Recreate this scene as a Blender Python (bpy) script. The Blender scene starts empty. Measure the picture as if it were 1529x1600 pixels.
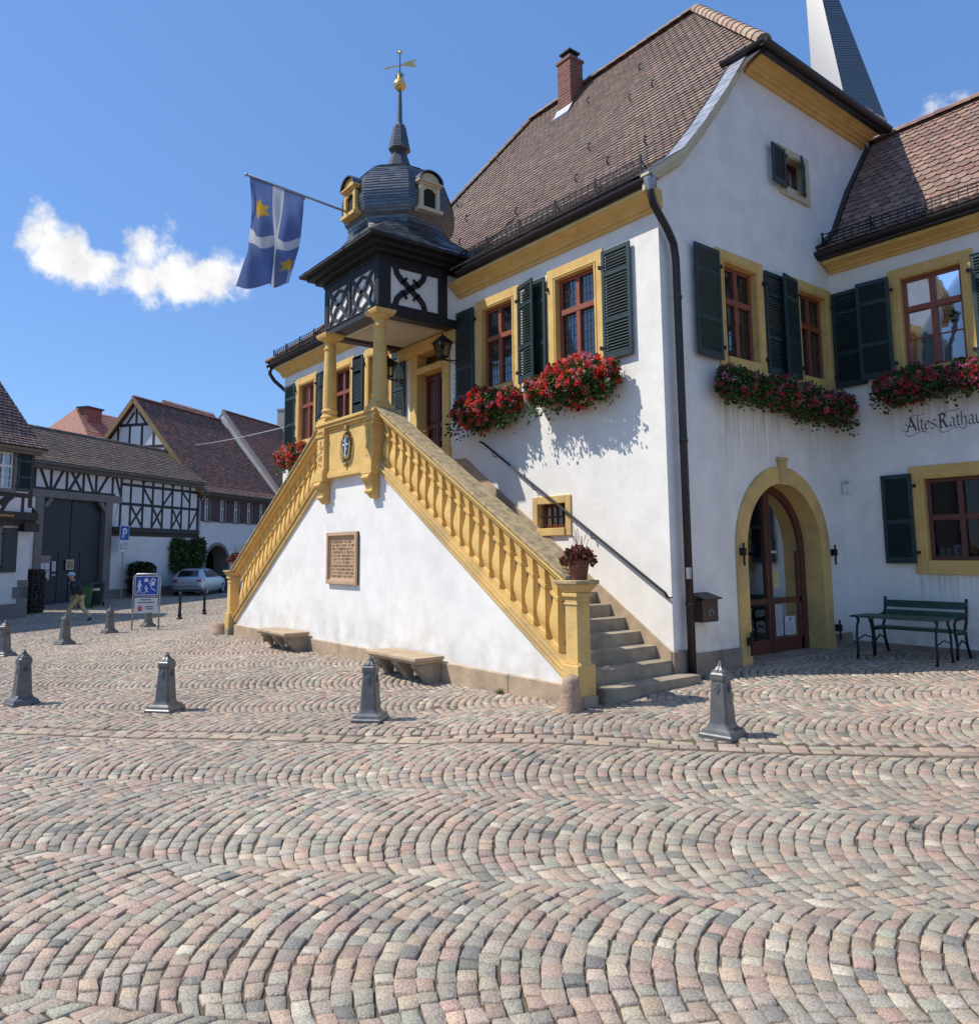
import bpy, bmesh, math, random
import numpy as np
from mathutils import Vector, Matrix
random.seed(7); RNG = np.random.default_rng(7)
SC = bpy.context.scene; COL = SC.collection
pi = math.pi; R = math.radians

# ---------------------------------------------------------------- camera
cd = bpy.data.cameras.new('camera'); cam = bpy.data.objects.new('camera', cd); COL.objects.link(cam)
CAM = Vector((7.218, -9.018, 1.75))
yw, pt, rl = -.9033, .1189, -.0095
fwd = Vector((math.sin(yw)*math.cos(pt), math.cos(yw)*math.cos(pt), math.sin(pt)))
rgt = Vector((math.cos(yw), -math.sin(yw), 0)); upv = rgt.cross(fwd)
r2 = rgt*math.cos(rl)+upv*math.sin(rl); u2 = -rgt*math.sin(rl)+upv*math.cos(rl)
mw = Matrix((r2, u2, -fwd)).transposed().to_4x4(); mw.translation = CAM; cam.matrix_world = mw
cd.sensor_fit = 'HORIZONTAL'; cd.sensor_width = 36; cd.lens = 36*1200.85/1529
cd.shift_y = -(800-722.26)/1529; cd.clip_start = .05; cd.clip_end = 3000
SC.camera = cam
# ---------------------------------------------------------------- sky, sun, exposure
SUN_AZ = R(52.5); SUN_EL = R(53)      # direction the light travels (azimuth in xy) and elevation
trav = Vector((math.cos(SUN_AZ)*math.cos(SUN_EL), math.sin(SUN_AZ)*math.cos(SUN_EL), -math.sin(SUN_EL)))
sl = bpy.data.lights.new('sun', 'SUN'); sl.energy = 4.05; sl.angle = R(.5); sl.color = (1, .955, .88)
so = bpy.data.objects.new('sun', sl); COL.objects.link(so); so.rotation_euler = trav.to_track_quat('-Z', 'Y').to_euler()
W = bpy.data.worlds.new('World'); SC.world = W; W.use_nodes = True
nt = W.node_tree; bg = nt.nodes['Background']
sk = nt.nodes.new('ShaderNodeTexSky'); sk.sky_type = 'NISHITA'; sk.sun_disc = False
sk.sun_elevation = SUN_EL; sk.sun_rotation = math.atan2(-trav.x, -trav.y); sk.air_density = 1.0; sk.dust_density = .4; sk.ozone_density = 2.5
sk.altitude = 100
bg.inputs[1].default_value = .121

def wn(t, **k):
    n = nt.nodes.new(t)
    for a, b in k.items(): setattr(n, a, b)
    return n
def raydir(px, py):
    v = (r2*((px-764.5)/1200.85) - u2*((py-722.26)/1200.85) + fwd); return v.normalized()
# a few small cumulus clouds: 3-D noise in sky directions, kept inside soft lobes
tc = wn('ShaderNodeTexCoord')
n1 = wn('ShaderNodeTexNoise'); n1.inputs['Scale'].default_value = 14; n1.inputs['Detail'].default_value = 10; n1.inputs['Roughness'].default_value = .62
nt.links.new(tc.outputs['Generated'], n1.inputs['Vector'])
acc = None
for (px, py, rad, st) in ((95, 392, .046, 1.0), (155, 428, .045, 1), (215, 440, .04, 1), (228, 385, .046, 1), (275, 428, .045, 1), (355, 432, .047, 1), (55, 372, .03, .8), (70, 325, .026, .55), (310, 445, .03, .8), (1465, 180, .06, .5), (1505, 165, .04, .45)):
    dv = raydir(px, py)
    ds = wn('ShaderNodeVectorMath', operation='DISTANCE'); ds.inputs[1].default_value = dv
    nt.links.new(tc.outputs['Generated'], ds.inputs[0])
    mr = wn('ShaderNodeMapRange'); mr.interpolation_type = 'SMOOTHSTEP'
    mr.inputs[1].default_value = 0; mr.inputs[2].default_value = rad*1.42; mr.inputs[3].default_value = st; mr.inputs[4].default_value = 0
    nt.links.new(ds.outputs['Value'], mr.inputs[0])
    if acc is None: acc = mr.outputs[0]
    else:
        mx = wn('ShaderNodeMath', operation='MAXIMUM'); nt.links.new(acc, mx.inputs[0]); nt.links.new(mr.outputs[0], mx.inputs[1]); acc = mx.outputs[0]
ad = wn('ShaderNodeMath', operation='MULTIPLY_ADD'); nt.links.new(n1.outputs['Fac'], ad.inputs[0]); ad.inputs[1].default_value = 2.9; nt.links.new(acc, ad.inputs[2])
cr = wn('ShaderNodeMapRange'); cr.interpolation_type = 'SMOOTHSTEP'; cr.inputs[1].default_value = 1.82; cr.inputs[2].default_value = 2.42
gt_ = wn('ShaderNodeMapRange'); gt_.inputs[1].default_value = 0; gt_.inputs[2].default_value = .22; nt.links.new(acc, gt_.inputs[0])
gm_ = wn('ShaderNodeMath', operation='MULTIPLY'); nt.links.new(gt_.outputs[0], gm_.inputs[0]); nt.links.new(ad.outputs[0], gm_.inputs[1])
nt.links.new(gm_.outputs[0], cr.inputs[0])
n2 = wn('ShaderNodeTexNoise'); n2.inputs['Scale'].default_value = 30; n2.inputs['Detail'].default_value = 5
nt.links.new(tc.outputs['Generated'], n2.inputs['Vector'])
cc = wn('ShaderNodeMapRange'); cc.inputs[1].default_value = .3; cc.inputs[2].default_value = .7; cc.inputs[3].default_value = 5.6; cc.inputs[4].default_value = 7.4
nt.links.new(n2.outputs['Fac'], cc.inputs[0])
tint = wn('ShaderNodeMix', data_type='RGBA', blend_type='MULTIPLY'); tint.inputs[0].default_value = 1; tint.inputs[7].default_value = (.85, 1.0, 1.19, 1)
nt.links.new(sk.outputs[0], tint.inputs[6])
ev = wn('ShaderNodeMix', data_type='RGBA'); ev.inputs[0].default_value = .45; nt.links.new(tint.outputs[2], ev.inputs[6]); ev.inputs[7].default_value = (1.12, 2.55, 5.7, 1)
mix = wn('ShaderNodeMix', data_type='RGBA'); nt.links.new(cr.outputs[0], mix.inputs[0]); nt.links.new(ev.outputs[2], mix.inputs[6]); nt.links.new(cc.outputs[0], mix.inputs[7])
nt.links.new(mix.outputs[2], bg.inputs[0])
SC.view_settings.view_transform = 'Standard'; SC.view_settings.look = 'None'; SC.view_settings.exposure = .28; SC.view_settings.gamma = 1
SC.view_settings.use_curve_mapping = False

# ---------------------------------------------------------------- materials
MATS = {}
def mat(name, col, rough=.7, var=.12, vscale=4., bump=.0, bscale=40., metal=0., spec=.5, attr=False, streak=0, col2=None, detail=4):
    """Principled surface whose own colour is mottled by noise; attr=True takes the colour from the mesh."""
    m = bpy.data.materials.new(name); m.use_nodes = True; t = m.node_tree; b = t.nodes['Principled BSDF']
    b.inputs['Roughness'].default_value = rough; b.inputs['Metallic'].default_value = metal; b.inputs['Specular IOR Level'].default_value = spec
    tcn = t.nodes.new('ShaderNodeTexCoord')
    nz = t.nodes.new('ShaderNodeTexNoise'); nz.inputs['Scale'].default_value = vscale; nz.inputs['Detail'].default_value = detail; nz.inputs['Roughness'].default_value = .65
    t.links.new(tcn.outputs['Object'], nz.inputs['Vector'])
    if attr:
        at = t.nodes.new('ShaderNodeAttribute'); at.attribute_name = 'col'
        mr = t.nodes.new('ShaderNodeMapRange'); mr.inputs[1].default_value = .3; mr.inputs[2].default_value = .7; mr.inputs[3].default_value = 1-var; mr.inputs[4].default_value = 1+var
        t.links.new(nz.outputs['Fac'], mr.inputs[0])
        mu = t.nodes.new('ShaderNodeVectorMath'); mu.operation = 'SCALE'
        t.links.new(at.outputs['Color'], mu.inputs[0]); t.links.new(mr.outputs[0], mu.inputs['Scale']); out = mu.outputs[0]
    else:
        c2 = col2 or tuple(max(0, c*(1-2*var)) for c in col)
        rp = t.nodes.new('ShaderNodeMix'); rp.data_type = 'RGBA'
        rp.inputs[6].default_value = (*c2, 1); rp.inputs[7].default_value = (*[min(1, c*(1+var*.4)) for c in col], 1)
        mr = t.nodes.new('ShaderNodeMapRange'); mr.inputs[1].default_value = .25; mr.inputs[2].default_value = .6
        t.links.new(nz.outputs['Fac'], mr.inputs[0]); t.links.new(mr.outputs[0], rp.inputs[0]); out = rp.outputs[2]
    t.links.new(out, b.inputs['Base Color'])
    if bump:
        bz = t.nodes.new('ShaderNodeTexNoise'); bz.inputs['Scale'].default_value = bscale; bz.inputs['Detail'].default_value = 5
        t.links.new(tcn.outputs['Object'], bz.inputs['Vector'])
        bp = t.nodes.new('ShaderNodeBump'); bp.inputs['Strength'].default_value = bump; bp.inputs['Distance'].default_value = .02
        t.links.new(bz.outputs['Fac'], bp.inputs['Height']); t.links.new(bp.outputs[0], b.inputs['Normal'])
    MATS[name] = m; return m
def glass_mat(name, tintc, refl=.9, ior=2.3):
    m = bpy.data.materials.new(name); m.use_nodes = True; t = m.node_tree; t.nodes.remove(t.nodes['Principled BSDF'])
    o = t.nodes['Material Output']; tr = t.nodes.new('ShaderNodeBsdfTransparent'); tr.inputs[0].default_value = (*tintc, 1)
    gl = t.nodes.new('ShaderNodeBsdfGlossy'); gl.inputs['Roughness'].default_value = .02; gl.inputs[0].default_value = (refl, refl, refl, 1)
    fr = t.nodes.new('ShaderNodeFresnel'); fr.inputs[0].default_value = ior
    nz = t.nodes.new('ShaderNodeTexNoise'); nz.inputs['Scale'].default_value = 2.5
    tcn = t.nodes.new('ShaderNodeTexCoord'); t.links.new(tcn.outputs['Object'], nz.inputs['Vector'])
    bp = t.nodes.new('ShaderNodeBump'); bp.inputs['Strength'].default_value = .12; bp.inputs['Distance'].default_value = .02
    t.links.new(nz.outputs['Fac'], bp.inputs['Height']); t.links.new(bp.outputs[0], gl.inputs['Normal'])
    mx = t.nodes.new('ShaderNodeMixShader'); t.links.new(fr.outputs[0], mx.inputs[0]); t.links.new(tr.outputs[0], mx.inputs[1]); t.links.new(gl.outputs[0], mx.inputs[2])
    t.links.new(mx.outputs[0], o.inputs[0]); MATS[name] = m; return m
def plaster(name, col, stains=()):
    """white lime plaster: trowel relief, faint mottling, optional brown run-off streaks (boxes in object space)"""
    m = mat(name, col, .85, .075, 1.8, .14, 11, detail=10); t = m.node_tree; b = t.nodes['Principled BSDF']
    src = b.inputs['Base Color'].links[0].from_socket
    tcn = [n for n in t.nodes if n.type == 'TEX_COORD'][0]
    sp = t.nodes.new('ShaderNodeSeparateXYZ'); t.links.new(tcn.outputs['Object'], sp.inputs[0])
    for (axis, lo, hi, top, bot, amt, c) in stains:
        mp = t.nodes.new('ShaderNodeMapping'); mp.inputs['Scale'].default_value = (9, 9, .35)
        t.links.new(tcn.outputs['Object'], mp.inputs[0])
        nz = t.nodes.new('ShaderNodeTexNoise'); nz.inputs['Scale'].default_value = 1.6; nz.inputs['Detail'].default_value = 5; t.links.new(mp.outputs[0], nz.inputs['Vector'])
        def mrange(sock, a, b_, c_, d):
            r = t.nodes.new('ShaderNodeMapRange'); r.interpolation_type = 'SMOOTHSTEP'
            for i, v in enumerate((a, b_, c_, d)): r.inputs[i+1].default_value = v
            t.links.new(sock, r.inputs[0]); return r.outputs[0]
        def mul(p, q):
            k = t.nodes.new('ShaderNodeMath'); k.operation = 'MULTIPLY'; t.links.new(p, k.inputs[0]); t.links.new(q, k.inputs[1]); return k.outputs[0]
        f = mrange(nz.outputs['Fac'], .36, .72, 0, amt)
        f = mul(f, mrange(sp.outputs[axis], lo-.2, lo+.2, 0, 1)); f = mul(f, mrange(sp.outputs[axis], hi-.2, hi+.2, 1, 0))
        f = mul(f, mrange(sp.outputs[2], bot, top, 0, 1)); f = mul(f, mrange(sp.outputs[2], top, top+.3, 1, 0))
        mx = t.nodes.new('ShaderNodeMix'); mx.data_type = 'RGBA'; t.links.new(f, mx.inputs[0]); t.links.new(src, mx.inputs[6]); mx.inputs[7].default_value = (*c, 1)
        src = mx.outputs[2]
    # splash dirt along the foot of the wall
    nz = t.nodes.new('ShaderNodeTexNoise'); nz.inputs['Scale'].default_value = 3.2; nz.inputs['Detail'].default_value = 8; t.links.new(tcn.outputs['Object'], nz.inputs['Vector'])
    zr_ = t.nodes.new('ShaderNodeMapRange'); zr_.interpolation_type = 'SMOOTHSTEP'; zr_.inputs[1].default_value = .1; zr_.inputs[2].default_value = 1.0; zr_.inputs[3].default_value = 1; zr_.inputs[4].default_value = 0; t.links.new(sp.outputs[2], zr_.inputs[0])
    nr_ = t.nodes.new('ShaderNodeMapRange'); nr_.inputs[1].default_value = .38; nr_.inputs[2].default_value = .7; nr_.inputs[4].default_value = .55; t.links.new(nz.outputs['Fac'], nr_.inputs[0])
    ml_ = t.nodes.new('ShaderNodeMath'); ml_.operation = 'MULTIPLY'; t.links.new(zr_.outputs[0], ml_.inputs[0]); t.links.new(nr_.outputs[0], ml_.inputs[1])
    mx = t.nodes.new('ShaderNodeMix'); mx.data_type = 'RGBA'; t.links.new(ml_.outputs[0], mx.inputs[0]); t.links.new(src, mx.inputs[6]); mx.inputs[7].default_value = (.50, .43, .33, 1); src = mx.outputs[2]
    t.links.new(src, b.inputs['Base Color']); return m
STC = (.33, .225, .125)
PL = plaster('white_plaster', (.855, .81, .73), [(1, 1.3, 3.1, 4.3, 2.7, .62, STC), (1, 3.4, 5.0, 4.2, 3.2, .5, STC), (0, 1.2, 3.2, 1.35, .5, .6, (.4, .34, .25)), (0, 1.0, 3.5, 4.5, 3.3, .45, STC)])
PLS = plaster('stair_plaster', (.84, .81, .745))
PLT = plaster('street_plaster', (.66, .65, .64))
YEL = mat('yellow_stone', (.71, .465, .15), .82, .13, 3.0, .2, 45, detail=8, col2=(.58, .35, .10))
YELD = mat('worn_yellow_stone', (.655, .43, .145), .85, .24, 1.7, .3, 30, col2=(.38, .27, .13), detail=7)
CREAM = mat('cream_render', (.62, .53, .34), .8, .06, 3)
CAPST = mat('weathered_coping', (.44, .325, .165), .9, .3, 9, .5, 45, col2=(.13, .10, .06), detail=10)
SAND = mat('sandstone', (.46, .34, .215), .88, .16, 2.4, .35, 50, col2=(.26, .19, .13), detail=6)
SANDR = mat('red_sandstone', (.54, .355, .215), .85, .1, 3, .2, 60)
STEP = mat('step_stone', (.34, .28, .20), .88, .22, 3., .35, 40, col2=(.17, .14, .10), detail=6)
PLINTH = mat('plinth_stone', (.30, .235, .18), .9, .2, 2, .3, 40, col2=(.15, .12, .10))
GREEN = mat('green_paint', (.017, .040, .042), .5, .15, 6, .05, 60)
REDW = mat('red_brown_wood', (.27, .075, .038), .5, .12, 6)
DOORW = mat('dark_red_wood', (.11, .028, .018), .4, .2, 5)
GUT = mat('dark_gutter_metal', (.035, .028, .026), .38, .12, 5, metal=.3)
ZINC = mat('zinc', (.34, .36, .38), .45, .1, 5, metal=.6)
IRON = mat('black_iron', (.018, .018, .02), .5, .1, 10, metal=.4)
BLK = mat('black_timber', (.014, .013, .014), .6, .2, 5, .15, 30)
BRN = mat('brown_timber', (.028, .018, .013), .6, .2, 5, .1, 30)
GREYW = mat('grey_weathered_timber', (.10, .115, .125), .75, .12, 4)
SPIRE = mat('spire_slate', (.05, .055, .06), .30, .2, 6, attr=True); SPIRE.node_tree.nodes['Principled BSDF'].inputs['IOR'].default_value = 2.3
SLATE = mat('slate', (.045, .05, .06), .36, .2, 6, attr=True); SLATE.node_tree.nodes['Principled BSDF'].inputs['IOR'].default_value = 1.95
TILE = mat('clay_tile', (.2, .12, .1), .85, .22, 9, attr=True, bump=.12, bscale=60)
GOLD = mat('gilded_metal', (.85, .58, .18), .32, .06, 8, metal=.75)
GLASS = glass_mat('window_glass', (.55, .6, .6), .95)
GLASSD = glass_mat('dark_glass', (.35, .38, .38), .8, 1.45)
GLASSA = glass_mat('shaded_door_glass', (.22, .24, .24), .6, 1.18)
LEAD = mat('lead_came', (.03, .03, .032), .5, .1, 10)
CURT = mat('white_curtain', (.55, .56, .56), .9, .08, 8)
ROOM = mat('dark_room', (.02, .018, .016), .9, .1, 3)
WHITE = mat('white_paint', (.72, .72, .70), .5, .06, 6)
BRICK = mat('chimney_brick', (.27, .115, .085), .85, .25, 14, .3, 40)
TERR = mat('terracotta', (.20, .075, .045), .8, .1, 10, .1, 60)
LEAF = mat('leaf', (.05, .09, .025), .55, .2, 8, attr=True, spec=.3)
PETAL = mat('petal', (.6, .05, .06), .6, .15, 12, attr=True, spec=.3)
STONE = mat('cobble_granite', (.3, .27, .25), .72, .42, 75, .5, 90, attr=True, detail=6)
JOINT = mat('joint_sand', (.12, .09, .058), .95, .35, 5, .5, 60)
BOLL = mat('bollard_iron', (.128, .125, .122), .42, .2, 9, .1, 70, metal=.2, spec=.6)
CLOTH = mat('cloth', (.1, .1, .3), .8, .05, 20, attr=True)
PAINTC = mat('flat_colours', (.5, .5, .5), .6, .05, 20, attr=True)
def translucent(m, f):
    t = m.node_tree; b = t.nodes['Principled BSDF']; o = t.nodes['Material Output']; tl = t.nodes.new('ShaderNodeBsdfTranslucent'); mx = t.nodes.new('ShaderNodeMixShader'); mx.inputs[0].default_value = f
    t.links.new(b.inputs['Base Color'].links[0].from_socket, tl.inputs[0]); t.links.new(b.outputs[0], mx.inputs[1]); t.links.new(tl.outputs[0], mx.inputs[2]); t.links.new(mx.outputs[0], o.inputs[0])
translucent(PETAL, .45); translucent(LEAF, .3); translucent(CLOTH, .35)
TRIM = mat('grey_stone_trim', (.19, .175, .16), .85, .12, 5, .2, 50)
GATE = mat('slate_grey_gate_paint', (.028, .033, .040), .55, .12, 5)

# ---------------------------------------------------------------- mesh helpers
ID = Matrix.Identity(4)
def frame(o, u, d):
    """local (along, depth into wall, up) -> scene"""
    u = Vector(u).normalized(); d = Vector(d).normalized(); m = Matrix((u, d, Vector((0, 0, 1)))).transposed().to_4x4(); m.translation = Vector(o); return m
def T(x, y, z): return Matrix.Translation((x, y, z))
def RZ(a): return Matrix.Rotation(a, 4, 'Z')
class MB:
    def __init__(s, M=ID): s.v = []; s.f = []; s.c = []; s.M = M
    def add(s, pts, faces, col=None, M=None):
        n = len(s.v); m = s.M if M is None else s.M @ M
        s.v += [m @ Vector(p) for p in pts]; s.f += [tuple(i+n for i in f) for f in faces]; s.c += [col]*len(faces)
    def box(s, x0, x1, y0, y1, z0, z1, col=None, M=None):
        s.add([(x, y, z) for z in (z0, z1) for y in (y0, y1) for x in (x0, x1)],
              [(0, 2, 3, 1), (4, 5, 7, 6), (0, 1, 5, 4), (2, 6, 7, 3), (0, 4, 6, 2), (1, 3, 7, 5)], col, M)
    def prism(s, poly, a, b, axis='y', col=None, M=None):
        """polygon (2-D) extruded along an axis between a and b"""
        f = {'y': lambda p, t: (p[0], t, p[1]), 'x': lambda p, t: (t, p[0], p[1]), 'z': lambda p, t: (p[0], p[1], t)}[axis]
        n = len(poly); s.add([f(p, a) for p in poly]+[f(p, b) for p in poly],
              [tuple(range(n))[::-1], tuple(range(n, 2*n))]+[(i, (i+1) % n, n+(i+1) % n, n+i) for i in range(n)], col, M)
    def tube(s, path, r, n=8, col=None, M=None, closed=False):
        path = [Vector(p) for p in path]; rs = r if isinstance(r, (list, tuple)) else [r]*len(path); pts = []; fs = []; ref = None
        for i, p in enumerate(path):
            d = (path[min(i+1, len(path)-1)]-path[max(i-1, 0)]).normalized()
            if ref is None: ref = d.orthogonal().normalized()
            else: ref = (ref-d*ref.dot(d)).normalized()
            q = d.cross(ref)
            for k in range(n): a = 2*pi*k/n; pts.append(p+(ref*math.cos(a)+q*math.sin(a))*rs[i])
        for i in range(len(path)-1):
            for k in range(n): fs.append((i*n+k, i*n+(k+1) % n, (i+1)*n+(k+1) % n, (i+1)*n+k))
        fs += [tuple(range(n))[::-1], tuple(range((len(path)-1)*n, len(path)*n))]
        s.add(pts, fs, col, M)
    def lathe(s, prof, n=16, a0=0., col=None, M=None, sx=1, sy=1):
        pts = []; fs = []
        for (r, z) in prof:
            for k in range(n): a = a0+2*pi*k/n; pts.append((r*math.cos(a)*sx, r*math.sin(a)*sy, z))
        for i in range(len(prof)-1):
            for k in range(n): fs.append((i*n+k, i*n+(k+1) % n, (i+1)*n+(k+1) % n, (i+1)*n+k))
        fs += [tuple(range(n))[::-1], tuple(range((len(prof)-1)*n, len(prof)*n))]
        s.add(pts, fs, col, M)
    def bar(s, p, q, w, h, col=None, M=None, up=(0, 0, 1)):
        p = Vector(p); q = Vector(q); d = (q-p).normalized(); u = Vector(up)
        if abs(d.dot(u)) > .98: u = Vector((0, 1, 0))
        sd = d.cross(u).normalized(); u = sd.cross(d)
        s.add([a+sd*(i*w/2)+u*(j*h/2) for a in (p, q) for j in (-1, 1) for i in (-1, 1)],
              [(0, 2, 3, 1), (4, 5, 7, 6), (0, 1, 5, 4), (2, 6, 7, 3), (0, 4, 6, 2), (1, 3, 7, 5)], col, M)
    def ball(s, c, r, n=10, m=6, col=None, M=None, sq=(1, 1, 1)):
        s.lathe([(r*math.sin(pi*i/m)+1e-4, -r*math.cos(pi*i/m)) for i in range(m+1)], n, 0, col, (M or ID) @ T(*c) @ Matrix.Diagonal((*sq, 1)))
    def pieces(s, gap):
        par = list(range(len(s.v)))
        def fd(i):
            while par[i] != i: par[i] = par[par[i]]; i = par[i]
            return i
        for f in s.f:
            for i in f[1:]: par[fd(i)] = fd(f[0])
        comp = {}
        for k, f in enumerate(s.f): comp.setdefault(fd(f[0]), []).append(k)
        L = []
        for ks in comp.values():
            P = [s.v[i] for k in ks for i in s.f[k]]; lo = [min(p[a] for p in P) for a in range(3)]; hi = [max(p[a] for p in P) for a in range(3)]; new = [ks, lo, hi]; ch = True
            while ch:
                ch = False
                for o in L:
                    if all(o[1][a] <= new[2][a]+gap and new[1][a] <= o[2][a]+gap for a in range(3)):
                        new = [new[0]+o[0], [min(o[1][a], new[1][a]) for a in range(3)], [max(o[2][a], new[2][a]) for a in range(3)]]; L.remove(o); ch = True; break
            L.append(new)
        out = []
        for ks, _, _ in L:
            m = MB(); mp = {}
            for k in sorted(ks):
                m.f.append(tuple(mp.setdefault(i, len(mp)) for i in s.f[k])); m.c.append(s.c[k])
            m.v = [s.v[i] for i in mp]; out.append(m)
        return out
    def build(s, name, material, parent=None, smooth=False, bevel=0., seg=1, autosm=None, split=None):
        if split is not None:
            os_ = [m.build(name, material, parent, smooth, bevel, seg, autosm) for m in s.pieces(split)]; return os_[0]
        me = bpy.data.meshes.new(name); me.from_pydata([tuple(v) for v in s.v], [], s.f); me.materials.append(material)
        bm = bmesh.new(); bm.from_mesh(me); bmesh.ops.recalc_face_normals(bm, faces=bm.faces); bm.to_mesh(me); bm.free()
        if any(c is not None for c in s.c):
            at = me.color_attributes.new('col', 'FLOAT_COLOR', 'CORNER'); dat = []
            for p, c in zip(me.polygons, s.c): dat += [*(c or (.5, .5, .5)), 1]*p.loop_total
            at.data.foreach_set('color', dat)
        if smooth: me.polygons.foreach_set('use_smooth', [True]*len(me.polygons))
        o = bpy.data.objects.new(name, me); COL.objects.link(o); o.parent = parent
        if bevel:
            b = o.modifiers.new('bevel', 'BEVEL'); b.width = bevel; b.segments = seg; b.limit_method = 'ANGLE'; b.angle_limit = R(40)
        if autosm:
            e = o.modifiers.new('split', 'EDGE_SPLIT'); e.split_angle = R(autosm)
        return o
def npmesh(name, V, F, material, parent=None, cols=None, smooth=False):
    """fast mesh from numpy: F (m,4) quads, cols (m,3) per face"""
    me = bpy.data.meshes.new(name); k = F.shape[1]
    me.vertices.add(len(V)); me.vertices.foreach_set('co', V.astype(np.float32).ravel())
    me.loops.add(F.size); me.loops.foreach_set('vertex_index', F.astype(np.int32).ravel())
    me.polygons.add(len(F)); me.polygons.foreach_set('loop_start', np.arange(0, F.size, k, dtype=np.int32)); me.polygons.foreach_set('loop_total', np.full(len(F), k, dtype=np.int32))
    if smooth: me.polygons.foreach_set('use_smooth', np.ones(len(F), dtype=bool))
    me.update(calc_edges=True); me.materials.append(material)
    if cols is not None:
        at = me.color_attributes.new('col', 'FLOAT_COLOR', 'CORNER'); c = np.ones((len(F), k, 4), np.float32); c[:, :, :3] = cols[:, None, :]; at.data.foreach_set('color', c.ravel())
    o = bpy.data.objects.new(name, me); COL.objects.link(o); o.parent = parent; return o
def tag(o, label=None, cat=None, group=None, kind=None):
    for k, v in (('label', label), ('category', cat), ('group', group), ('kind', kind)):
        if v: o[k] = v
    return o
def thing(name, label, cat, loc=(0, 0, 0), rz=0., group=None):
    o = bpy.data.objects.new(name, None); COL.objects.link(o); o.location = loc; o.rotation_euler = (0, 0, rz); o.empty_display_size = .2
    return tag(o, label, cat, group)
def kids(o): return [c for c in bpy.data.objects if c.parent == o]
def dup(root, loc, rz, label, scale=None):
    def cp(o, par):
        c = o.copy(); COL.objects.link(c); c.parent = par
        for k in kids(o): cp(k, c)
        return c
    r = cp(root, None); r.location = loc; r.rotation_euler = (0, 0, rz); r['label'] = label
    if scale: r.scale = scale
    return r
def wall_face(mb, outer, holes, y=0.):
    """planar wall polygon (along, up) with holes, at depth y, triangulated"""
    bm = bmesh.new()
    for loop in [outer]+holes:
        vs = [bm.verts.new((p[0], y, p[1])) for p in loop]
        for i in range(len(vs)): bm.edges.new((vs[i], vs[(i+1) % len(vs)]))
    bmesh.ops.triangle_fill(bm, use_beauty=True, edges=bm.edges[:], normal=(0, -1, 0))
    bm.verts.index_update(); mb.add([v.co.copy() for v in bm.verts], [[v.index for v in f.verts] for f in bm.faces]); bm.free()
def rect(x0, x1, z0, z1): return [(x0, z0), (x1, z0), (x1, z1), (x0, z1)]
def arc(cx, cz, r, a0, a1, n): return [(cx+r*math.cos(a0+(a1-a0)*i/n), cz+r*math.sin(a0+(a1-a0)*i/n)) for i in range(n+1)]

# ---------------------------------------------------------------- ground
CP = np.array([(.8, 1.8, 0), (0, 5, .03), (3, 4, .03), (6, 5, .03), (.2, -2.1, -.15), (.9, -.4, -.08), (-6, -2.1, -.16), (-12, -2.1, -.17), (2.1, -1.9, -.2), (-1.4, -4.1, -.28), (-4, -5.9, -.33), (-6, -7.2, -.36),
  (-15, -5.2, -.42), (-18, -3, -.44), (-21, -.5, -.45), (-25, -3, -.45), (-30, -2, -.4), (-35, 0, -.3), (-36, 5, -.33), (-42, 9, -.25), (-50, 12, -.25), (-30, -14, -.45), (-15, -14, -.42), (7, -7, -.28), (5, -9, -.3), (4, -5, -.27), (8, -4, -.22), (8, 0, -.1), (15, 3, -.05), (9, -11, -.3), (2, -8, -.3), (-20, 3, -.4), (-14.5, 1, -.2), (25, -10, -.3)])
def gz(x, y):
    x = np.asarray(x, float); y = np.asarray(y, float)
    d2 = (x[..., None]-CP[:, 0])**2+(y[..., None]-CP[:, 1])**2+.6; w = d2**-1.7
    return (w*CP[:, 2]).sum(-1)/w.sum(-1)
def g(x, y): return float(gz(np.array([x]), np.array([y]))[0])
xs = np.concatenate([[-700, -300, -150, -90], np.arange(-64, 30, .75), [45, 90, 200, 700]]); ys = np.concatenate([[-700, -200, -80, -40], np.arange(-26, 40, .75), [60, 120, 300, 700]])
GX, GY = np.meshgrid(xs, ys); GZ = gz(GX, GY)-.015
V = np.stack([GX, GY, GZ], -1).reshape(-1, 3); nx = len(xs)
I = (np.arange(len(ys)-1)[:, None]*nx+np.arange(nx-1)[None, :]).ravel()
ground = npmesh('ground', V, np.stack([I, I+1, I+1+nx, I+nx], 1), JOINT, smooth=True); tag(ground, kind='structure')

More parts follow.
